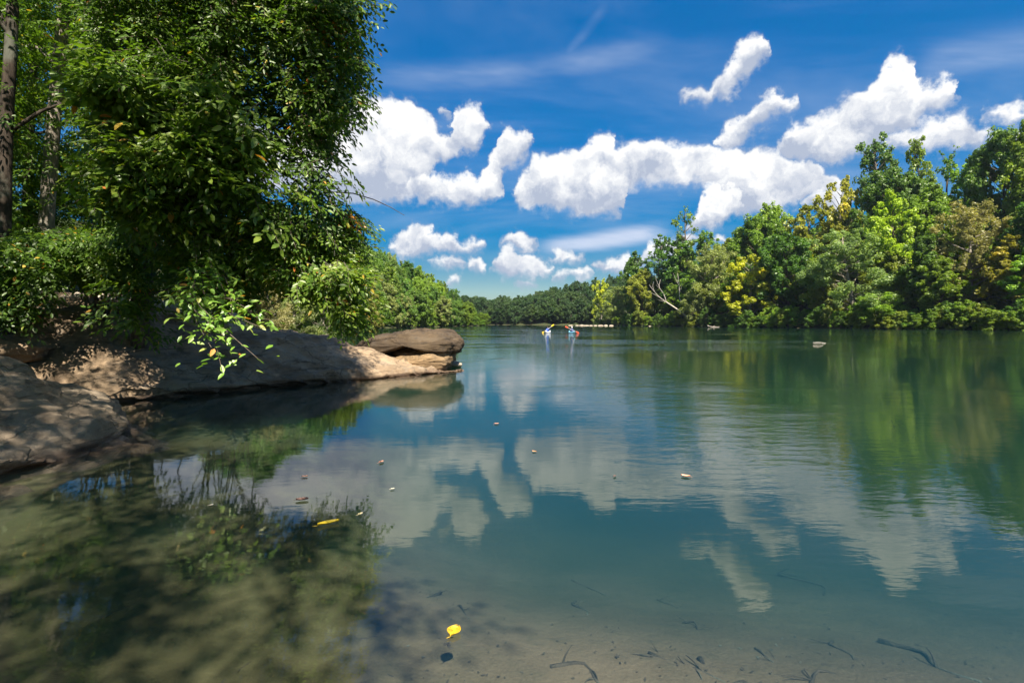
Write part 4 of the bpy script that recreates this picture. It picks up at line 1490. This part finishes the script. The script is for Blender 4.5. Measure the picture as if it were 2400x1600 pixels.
fs = dict(p=np.array(rp), a=np.array(ra), n=np.array(rn), l=np.array(rl), t=np.array(rt))
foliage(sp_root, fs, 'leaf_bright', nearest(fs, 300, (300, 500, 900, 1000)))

# --- small fern growing on the shore rock
fb_ = P(168, 1022, 6.05)
fe = thing('small_fern', fb_, 'tiny bright green fern growing on the face of the left shore rock', 'plant')
fr2 = dict(p=[], a=[], n=[], l=[], t=[])
for k in range(16):
    a = norm(np.array((math.cos(k * 2.4), -.5 + .4 * math.sin(k * 2.4), RNG.uniform(.2, 1.3))))
    nn = np.array((0, -.6, .6)) + RNG.normal(size=3) * .3
    nn = norm(nn - a * np.dot(nn, a))
    fr2['p'].append(fb_ + RNG.normal(size=3) * np.array((.02, .02, .035)) + np.array((0, 0, .03))); fr2['a'].append(a); fr2['n'].append(nn); fr2['l'].append(RNG.uniform(.06, .11)); fr2['t'].append(.45)
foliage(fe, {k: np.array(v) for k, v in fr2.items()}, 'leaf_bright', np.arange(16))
mb = MB()
mb.tube(np.array([(0, .06, -.08), (0, .02, 0), (0, 0, .05)]), (.006, .005, .003), 4)
mb.build('stem', M['bark'], fe)

# ------------------------------------------------------------------ dead white tree, driftwood and stones of the right shore
db = np.array((bank_x(1613, 170), 170.0, 0.3))
dt = thing('dead_tree', db, 'bare bleached dead tree leaning left from the right bank', 'tree')
mb = MB()
def dp(px, py, dy=0):
    return P(px, py, 170 - dy) - db
mb.tube(smooth_curve([dp(1622, 770), dp(1611, 745), dp(1600, 734, 1), dp(1580, 720, 1.5), dp(1562, 708, 2)], 12), np.linspace(.36, .2, 12), 7)
for (pts, r) in [([dp(1562, 708, 2), dp(1548, 698, 2.5), dp(1535, 685, 3), dp(1522, 668, 3)], .22), ([dp(1562, 708, 2), dp(1556, 690, 2), dp(1545, 672, 1.5), dp(1548, 655, 1)], .18), ([dp(1600, 734, 1), dp(1603, 718, 1), dp(1593, 700, .6), dp(1592, 670, .3), dp(1588, 640, 0)], .22),
                 ([dp(1592, 670, .3), dp(1584, 655, 0), dp(1578, 640, 0)], .10), ([dp(1548, 698, 2.5), dp(1534, 690, 3.4), dp(1518, 682, 4)], .10), ([dp(1556, 690, 2), dp(1550, 680, 3), dp(1538, 668, 3)], .09), ([dp(1592, 690, .5), dp(1598, 668, 1), dp(1600, 648, 1)], .09),
                 ([dp(1562, 708, 2), dp(1552, 705, 3), dp(1542, 702, 4)], .10), ([dp(1545, 672, 1.5), dp(1538, 655, 1), dp(1536, 645, 1)], .08), ([dp(1535, 685, 3), dp(1530, 672, 2.5), dp(1532, 660, 2)], .07)]:
    mb.tube(smooth_curve(pts, 9), np.linspace(r * .75, r * .2, 9), 5)
mb.build('trunk', M['dead'], dt)


def log_px(name, p0, p1, Y, r, mat, label, cat, group=None, branches=0):
    a, b = P(*p0, Y), P(*p1, Y)
    c = (a + b) / 2
    mb = MB()
    w = RNG.normal(size=3) * r * 1.2
    pts = smooth_curve([a - c, (a - c) * .3 + w, (b - c) * .4 - w * .6, b - c], 10)
    mb.tube(pts, np.linspace(r, r * .6, 10) * (1 + .15 * RNG.normal(size=10)), 7)
    for k in range(branches):
        i = RNG.integers(2, 8)
        e = norm(RNG.normal(size=3) + np.array((0, 0, .5))) * np.linalg.norm(b - a) * RNG.uniform(.15, .35)
        mb.tube(smooth_curve([pts[i], pts[i] + e * .5 + RNG.normal(size=3) * r, pts[i] + e], 6), np.linspace(r * .5, r * .2, 6), 5)
    return tag(mb.build(name, M[mat], None, loc=c), label, cat, group)


log_px('driftwood_log', (2085, 742), (2150, 752), 116, .22, 'dead', 'pale fallen branch slanting to the water below the low bright willow', 'driftwood', branches=4)
log_px('driftwood_log', (2155, 771), (2225, 773), 106.5, .16, 'dead', 'thin pale log along the waterline near the right edge', 'driftwood', branches=1)
log_px('driftwood_log', (1658, 763), (1688, 768), 150, .1, 'dead', 'short pale snag at the waterline right of the dead white tree', 'driftwood', branches=3)
log_px('driftwood_log', (1905, 803), (1960, 806), 36.5, .022, 'dead', 'thin tan stick breaking the water surface off the right bank', 'driftwood', branches=0)
log_px('driftwood_log', (2300, 774), (2370, 776), 98, .14, 'dead', 'half hidden log under the shore bushes at the right edge', 'driftwood', branches=1)


def stone(px, py, w, h, Y, label, group, seed):
    c = P(px, py, Y)
    r = np.random.default_rng(seed)
    th = np.linspace(0, 2 * math.pi, 14, endpoint=False)
    ph = np.linspace(-1, 1, 9)
    G = np.stack((np.cos(th)[:, None] * np.sqrt(np.maximum(1 - ph ** 2, 0))[None] * w / 2, np.sin(th)[:, None] * np.sqrt(np.maximum(1 - ph ** 2, 0))[None] * w * .35, np.broadcast_to(ph * h, (14, 9))), -1)
    G = G * (1 + .22 * fbm(G * 2.2 / w + seed, 3, seed))[..., None]
    return tag(MB().grid(G, closed_u=True).build('shore_stone', M['stone'], None, loc=(c[0], c[1], .0)), label, 'stone', group)


for k, px in enumerate([1338, 1352, 1363, 1374, 1385, 1396, 1408, 1420, 1433]):
    stone(px, 763, random.uniform(1.5, 2.8), random.uniform(.3, .5), 225 - k * 2, 'low tan stone in the row across the water behind the kayaks', 'row of low stones behind the kayaks', 300 + k)
for k, px in enumerate([930, 945, 958]):
    stone(px, 764, random.uniform(1.2, 2.4), random.uniform(.3, .45), 168 + k * 3, 'low pale stone at the waterline below the left hillside', 'stones below the left hillside', 330 + k)
for k, px in enumerate([1525, 1560, 1640, 1735, 1990, 2040]):
    Y = shoreY(px) - .3
    stone(px, 766, random.uniform(1.0, 2.2), random.uniform(.25, .45), Y, 'low tan stone at the foot of the right bank', 'stones along the right bank', 350 + k)

# ------------------------------------------------------------------ kayaks, paddlers and paddles
M['k_white'] = princ('kayak_white', (.6, .59, .58), .35)
M['k_cyan'] = princ('kayak_cyan', (.25, .62, .75), .35)
M['k_red'] = princ('kayak_red', (.62, .07, .04), .35)
M['k_dark'] = princ('cockpit_rim', (.02, .025, .03), .5)
M['blue'] = princ('blue_jacket', (.03, .12, .55), .8)
M['navy'] = princ('navy_vest', (.03, .05, .16), .8)
M['teal'] = princ('pale_shirt', (.45, .55, .58), .8)
M['skin'] = princ('skin', (.55, .33, .23), .6)
M['helmet'] = princ('white_helmet', (.85, .85, .83), .3)
M['hair'] = princ('brown_hair', (.06, .035, .02), .8)
M['y_blade'] = princ('yellow_blade', (.85, .58, .02), .4)
M['r_blade'] = princ('red_blade', (.80, .10, .03), .4)
M['shaft'] = princ('paddle_shaft', (.75, .72, .68), .4)


def kayak(loc, rz, mat, label):
    t = thing('kayak', loc, label, 'kayak')
    t.rotation_euler = (0, 0, rz)
    t.scale = (.9, .8, .75)
    n, m = 25, 14
    G = np.zeros((n, m, 3))
    for i in range(n):
        u = -1 + 2 * i / (n - 1)
        w = .33 * max(0.0, 1 - abs(u) ** 2.3) ** .75 + .012
        rk = .20 * abs(u) ** 3
        top = .19 + .10 * math.exp(-(u / .35) ** 2) + rk * .8
        for j in range(m):
            a = j / m * 2 * math.pi
            s, c = math.sin(a), math.cos(a)
            G[i, j] = (u * 1.35, w * c, (top * s ** 1 if s > 0 else (.15 - rk) * s) + rk * .35)
    MB().grid(G, closed_v=True).build('hull', M[mat], t)
    mb = MB()
    th = np.linspace(0, 2 * math.pi, 22, endpoint=False)
    ring = np.stack((np.cos(th) * .42 - .05, np.sin(th) * .24, np.full(22, .285)), -1)
    mb.tube(np.vstack((ring, ring[:2])), .022, 5, cap=False)
    mb.build('cockpit_rim', M['k_dark'], t)
    return t


def paddler(loc, rz, shirt, head, label, hands, lean=0.0, helmet='helmet'):
    """seated figure grown from a jointed skeleton; hands: two points in the figure's own frame"""
    t = thing('person', loc, label, 'person')
    t.rotation_euler = (0, 0, rz)
    t.scale = (.86, .86, .86)
    J = [(0, 0, .14), (0.02 + lean * .4, 0, .34), (.04 + lean, 0, .58), (.05 + lean, 0, .68), (.07 + lean, 0, .80), (.07 + lean, 0, .90)]
    rad = [.17, .15, .16, .065, .095, .085]
    E = [(0, 1), (1, 2), (2, 3), (3, 4), (4, 5)]
    for s, h in zip((1, -1), hands):
        sh = (.04 + lean, s * .19, .57)
        el = tuple((np.array(sh) + np.array(h)) / 2 + np.array((.02, s * .09, -.10)))
        k = len(J)
        J += [sh, el, tuple(h)]
        rad += [.075, .055, .042]
        E += [(2, k), (k, k + 1), (k + 1, k + 2)]
        k = len(J)
        J += [(.08, s * .13, .16), (.52, s * .16, .26), (.85, s * .10, .12)]
        rad += [.09, .07, .05]
        E += [(0, k), (k, k + 1), (k + 1, k + 2)]
    me = bpy.data.meshes.new('body')
    me.from_pydata(J, E, [])
    me.materials.append(M[shirt])
    o = link('body', me, t)
    md = o.modifiers.new('skin', 'SKIN')
    for i, v in enumerate(me.skin_vertices[0].data if me.skin_vertices else []):
        v.radius = (rad[i], rad[i])
    ss = o.modifiers.new('sub', 'SUBSURF')
    ss.levels = ss.render_levels = 1
    if not me.skin_vertices:
        import bmesh
        bm = bmesh.new()
        bm.from_mesh(me)
        lay = bm.verts.layers.skin.verify()
        bm.verts.ensure_lookup_table()
        for i, v in enumerate(bm.verts):
            v[lay].radius = (rad[i], rad[i])
            v[lay].use_root = (i == 0)
        bm.to_mesh(me)
        bm.free()
    # face and headgear
    c = np.array((.075 + lean, 0, .83))
    th = np.linspace(0, 2 * math.pi, 16, endpoint=False)
    def ball(c, r, z0, z1, k=9):
        ph = np.linspace(z0, z1, k)
        return np.stack((c[0] + r[0] * np.cos(th)[:, None] * np.cos(ph)[None], c[1] + r[1] * np.sin(th)[:, None] * np.cos(ph)[None], c[2] + r[2] * np.broadcast_to(np.sin(ph), (16, k))), -1)
    MB().grid(ball(c, (.105, .088, .125), -1.5, 1.5), closed_u=True).build('face', M['skin'], t)
    MB().grid(ball(c + np.array((-.012, 0, .02)), (.125, .108, .135), -.05, 1.56), closed_u=True).build('helmet' if helmet == 'helmet' else 'hair', M[helmet], t)
    for h in hands:
        hm = MB()
        hm.grid(ball(np.array(h), (.05, .045, .055), -1.5, 1.5, 7), closed_u=True)
        hm.build('hand', M['skin'], t)
    return t


def paddle(a, b, mat, label, twist=0.0):
    """double paddle between world points a and b"""
    a, b = np.array(a, float), np.array(b, float)
    c = (a + b) / 2
    t = thing('paddle', c, label, 'paddle')
    mb = MB()
    mb.tube([a - c, (b - c) * 0 + RNG.normal(size=3) * 1e-3, b - c], .018, 6)
    mb.build('shaft', M['shaft'], t)
    d = norm(b - a)
    for s, e in ((1, b - c), (-1, a - c)):
        side = norm(np.cross(d, (0.25 * s, 1.0, .2)))
        nrm = np.cross(d, side)
        G = []
        for u in np.linspace(0, 1, 9):
            w = .105 * math.sin(math.pi * min(1, .12 + u * .80)) ** .6
            row = []
            for v in (-1, -.5, 0, .5, 1, .5, 0, -.5):
                th_ = .012 * (1 - abs(v)) * (1 if len(row) < 4 else -1)
                row.append(e + d * s * (u * .47 - .05) + side * w * v + nrm * (th_ + .02 * u * u))
            G.append(row)
        MB().grid(np.array(G), closed_v=True).build('blade', M[mat], t)
    return t


def kayak_team(px, py, heading, kmat, shirt, a_off, b_off, pmat, klab, plab, padlab, helmet='helmet'):
    Y = CAMZ * F / (py - HZ)
    base = np.array((bank_x(px, Y), Y, 0.0))
    kayak(base + np.array((0, 0, .02)), heading, kmat, klab)
    a, b = base + np.array(a_off), base + np.array(b_off)
    ch, sh = math.cos(-heading), math.sin(-heading)
    hs = []
    for u in (.36, .62):
        w = a + (b - a) * u - base - np.array((0, 0, .1))
        w = w / .86
        hs.append((w[0] * ch - w[1] * sh, w[0] * sh + w[1] * ch, w[2]))
    if hs[0][1] < hs[1][1]:
        hs = hs[::-1]
    paddler(base + np.array((0, 0, .02)), heading, shirt, None, plab, hs, lean=.04, helmet=helmet)
    paddle(a, b, pmat, padlab)


kayak_team(1284, 779, R(-112), 'k_white', 'blue', (-.62, -.40, .10), (.55, -.25, .92), 'y_blade', 'white kayak on the left of the two near kayaks', 'paddler in blue jacket lifting a yellow paddle', 'paddle with yellow blade raised to the upper right', helmet='hair')
kayak_team(1340, 780, R(-78), 'k_cyan', 'navy', (-.60, -.40, .72), (.58, -.45, .16), 'r_blade', 'pale cyan kayak on the right of the two near kayaks', 'paddler with white helmet and dark vest holding a red paddle', 'paddle with red orange blades held across the cyan kayak')
kayak_team(1047, 764.6, R(-25), 'k_white', 'teal', (-.4, -.5, .25), (.3, -.4, 1.1), 'y_blade', 'tiny distant white kayak below the left hillside', 'tiny distant paddler in pale shirt below the left hillside', 'tiny distant paddle held by the paddler below the left hillside')


# ------------------------------------------------------------------ floating leaves and sunken wood
def leaf_on_water(px, py, L, W, rz, curl, color, label, name='floating_leaf', group=None):
    Y = CAMZ * F / (py - HZ)
    key = 'fl_%d_%d_%d' % tuple(int(c * 100) for c in color)
    if key not in M:
        m, nn_, out = new_mat('floating_leaf')
        b_ = nn_.node('ShaderNodeBsdfPrincipled')
        tc = nn_.node('ShaderNodeTexCoord').outputs['Object']
        sp_ = nn_.noise(tc, 60.0, 4, .6)
        rib = nn_.math('ABSOLUTE', nn_.sep(tc)[1])
        cc_ = nn_.mix(nn_.step(sp_, .56, .66), color, tuple(x * .45 for x in color))
        cc_ = nn_.mix(nn_.step(rib, .0022, .0008), cc_, tuple(x * .6 for x in color))
        nn_.put(b_.inputs['Base Color'], cc_)
        b_.inputs['Roughness'].default_value = .45
        m.node_tree.links.new(b_.outputs[0], out.inputs['Surface'])
        M[key] = m
    n, m = 13, 7
    G = np.zeros((n, m, 3))
    for i in range(n):
        u = i / (n - 1)
        w = W / 2 * (math.sin(math.pi * (u * .96 + .02)) ** .75)
        for j in range(m):
            v = -1 + 2 * j / (m - 1)
            G[i, j] = ((u - .5) * L, w * v + curl * .25 * math.sin(u * 3.0) * L * .3, .004 + abs(v) ** 2 * curl * W * .35 + curl * .2 * L * (u - .5) ** 2)
    t = thing(name, (bank_x(px, Y), Y, .002), label, 'leaf', group)
    t.rotation_euler = (0, 0, rz)
    MB().grid(G).build('blade', M[key], t)
    mb = MB()
    mb.tube(np.array([(-L * .5, 0, .006), (-L * .6, .004, .007), (-L * .72, .012, .006)]), (.0018, .0015, .001), 4)
    mb.build('stalk', M[key], t)
    return t


YL = (.75, .53, .02)
PK = (.70, .34, .20)
leaf_on_water(770, 1229, .155, .055, R(32), .8, YL, 'long curled yellow leaf floating below the tree reflection')
leaf_on_water(1065, 1483, .082, .068, R(70), .5, (.66, .40, .015), 'round bright yellow leaf floating near the bottom centre')
for (px, py, L, col, lab) in [(894, 1084, .075, PK, 'pinkish brown leaf floating left of centre below the boulder reflection'), (1607, 1117, .085, PK, 'pinkish leaf floating alone on the open water right of centre'),
                              (714, 1118, .055, PK, 'small pink leaf floating left among the tree reflections'), (495, 1185, .035, (.7, .6, .4), 'tiny pale leaf floating in the dark cove'), (1164, 994, .07, PK, 'small brown leaf floating in front of the boulder'),
                              (1252, 1059, .055, (.65, .3, .12), 'small orange leaf floating in the blue reflection'), (1441, 1117, .05, (.12, .08, .06), 'small dark leaf floating left of the lone pinkish leaf'), (708, 1173, .10, (.25, .13, .09), 'brown curled leaf floating above the long yellow leaf'),
                              (845, 1206, .05, (.75, .62, .3), 'small straw coloured leaf right of the long yellow leaf'), (920, 1147, .04, (.6, .55, .4), 'tiny pale leaf floating between the pinkish and straw leaves')]:
    leaf_on_water(px, py, L, L * .55, random.uniform(0, 3), .7, col, lab)


def bed_point(px, py):
    d = np.array(((px - 1200) / F, 1.0, -(py - HZ) / F))
    q = np.array((0, 0, CAMZ)) + d * np.arange(1.0, 14, .01)[:, None]
    return q[int(np.argmax(q[:, 2] < height(q[:, 0], q[:, 1])))].copy()


STICKS = [  # (pixels of the two ends, radius, branches, label)
 ((2060, 1505), (2300, 1600), .024, 0, 'thick dark sunken log in the lower right corner'),
 ((1640, 1545), (1800, 1660), .022, 1, 'dark sunken branch left of the thick sunken log'),
 ((1950, 1505), (2000, 1545), .014, 0, 'short dark stick left of the thick sunken log'),
 ((1520, 1530), (1700, 1600), .016, 5, 'ragged dark branch with twigs lying on the sand at the bottom right'),
 ((1290, 1563), (1480, 1612), .016, 4, 'twiggy dark branch on the sand at the bottom right of centre'),
 ((1770, 1520), (1812, 1552), .012, 1, 'small dark twig on the sand above the ragged branch'),
 ((1600, 1460), (1665, 1490), .009, 2, 'thin twig in the middle of the sandy shallows'),
 ((1340, 1360), (1420, 1395), .012, 3, 'branched dark twig on the bed above the sandy shallows'),
 ((1350, 1410), (1375, 1440), .014, 1, 'stubby dark stick below the branched twig'),
 ((1000, 1400), (1055, 1385), .006, 1, 'slender straight twig on the bed left of the curved twig'),
 ((1045, 1315), (1085, 1330), .006, 0, 'slender curved twig on the bed above the yellow leaf'),
 ((520, 1600), (590, 1548), .008, 0, 'thin dark stick at the bottom left of centre'),
 ((905, 1580), (935, 1592), .008, 1, 'short forked twig at the bottom edge'),
 ((845, 1500), (885, 1490), .010, 1, 'dark twig on the bed left of the round yellow leaf'),
 ((1075, 1420), (1100, 1450), .012, 1, 'dark knot of twigs on the bed above the yellow leaf'),
 ((1040, 1510), (1062, 1520), .012, 0, 'short dark piece in place of the shadow below the round yellow leaf'),  # dark piece put in for the floating leaf's shadow on the bed
 ((240, 1450), (330, 1405), .008, 0, 'thin stick in the dark lower left shallows'),
 ((1850, 1330), (1930, 1395), .010, 1, 'thin twig sloping away in the teal deeper water'),
 ((1540, 1405), (1590, 1425), .010, 1, 'small twig lying between the two branched twigs'),
 ((1900, 1610), (2000, 1560), .014, 3, 'twiggy snag at the bottom edge right of centre'),
]
for (p0, p1, r, nb, lab) in STICKS:
    a, b = bed_point(*p0), bed_point(*p1)
    r *= .72
    nb += 1
    a[2] += r * .15
    b[2] += r * .3
    c = (a + b) / 2
    L = np.linalg.norm(b - a)
    mb = MB()
    w = RNG.normal(size=3) * L * np.array((.10, .10, .01))
    pts = smooth_curve([a - c, (a - c) * .3 + w, (b - c) * .35 - w * .5, b - c], 10)
    mb.tube(pts, np.linspace(r, r * .45, 10) * (1 + .2 * RNG.normal(size=10)), 6)
    for k in range(nb):
        i = RNG.integers(1, 9)
        e = norm(RNG.normal(size=3) * np.array((1, 1, .25))) * L * RNG.uniform(.18, .45)
        e[2] = abs(e[2]) * .4
        mb.tube(smooth_curve([pts[i], pts[i] + e * .5 + RNG.normal(size=3) * r, pts[i] + e], 6), np.linspace(r * .5, r * .15, 6), 4)
    tag(mb.build('sunken_stick', M['sunk'], None, loc=c), lab, 'stick', 'sunken sticks on the river bed')

# scraps of bark and rotten leaves strewn over the bed
mb = MB()
n = 380
px, py = RNG.uniform(950, 2500, n), RNG.uniform(1290, 1680, n)
k = RNG.random(n) < np.clip((py - 1250) / 300, .05, 1)
xx, yy = [], []
for a, b in zip(px[k], py[k]):
    Yb = (CAMZ + .35) * F / (b - HZ)
    xx.append((a - 1200) / F * Yb)
    yy.append(Yb)
xx, yy = np.array(xx), np.array(yy)
pp = np.stack((xx, yy, height(xx, yy) + .006), -1)
nr = norm(np.array((0, 0, 1.0)) + RNG.normal(size=pp.shape) * .3)
leaf_quads(mb, pp, nr, RNG.uniform(.008, .03, len(pp)) , np.zeros(len(pp)), .5)
o = mb.build('bed_litter', M['sunk'], None, smooth=False, kind='stuff')
tag(o, 'dark scraps of bark and rotten leaves strewn over the river bed', 'litter')

# ------------------------------------------------------------------ air
def build_haze():
    m, n, out = new_mat('haze')
    v = n.node('ShaderNodeVolumePrincipled')
    v.inputs['Color'].default_value = (0.72, 0.84, 1.0, 1)
    v.inputs['Density'].default_value = 0.00008
    v.inputs['Anisotropy'].default_value = 0.2
    m.node_tree.links.new(v.outputs[0], out.inputs['Volume'])
    x0, x1, y0, y1, z0, z1 = -1700, 1700, -1000, 2500, -9.0, 95.0
    V = [(x0, y0, z0), (x1, y0, z0), (x1, y1, z0), (x0, y1, z0), (x0, y0, z1), (x1, y0, z1), (x1, y1, z1), (x0, y1, z1)]
    o = MB().add(V, [(0, 3, 2, 1), (4, 5, 6, 7), (0, 1, 5, 4), (1, 2, 6, 5), (2, 3, 7, 6), (3, 0, 4, 7)]).build('haze', m, smooth=False, kind='stuff')
    tag(o, 'thin blue summer haze in the air over the river valley', 'haze')


build_haze()
print('objects', len(bpy.data.objects), 'far trees', n_far)
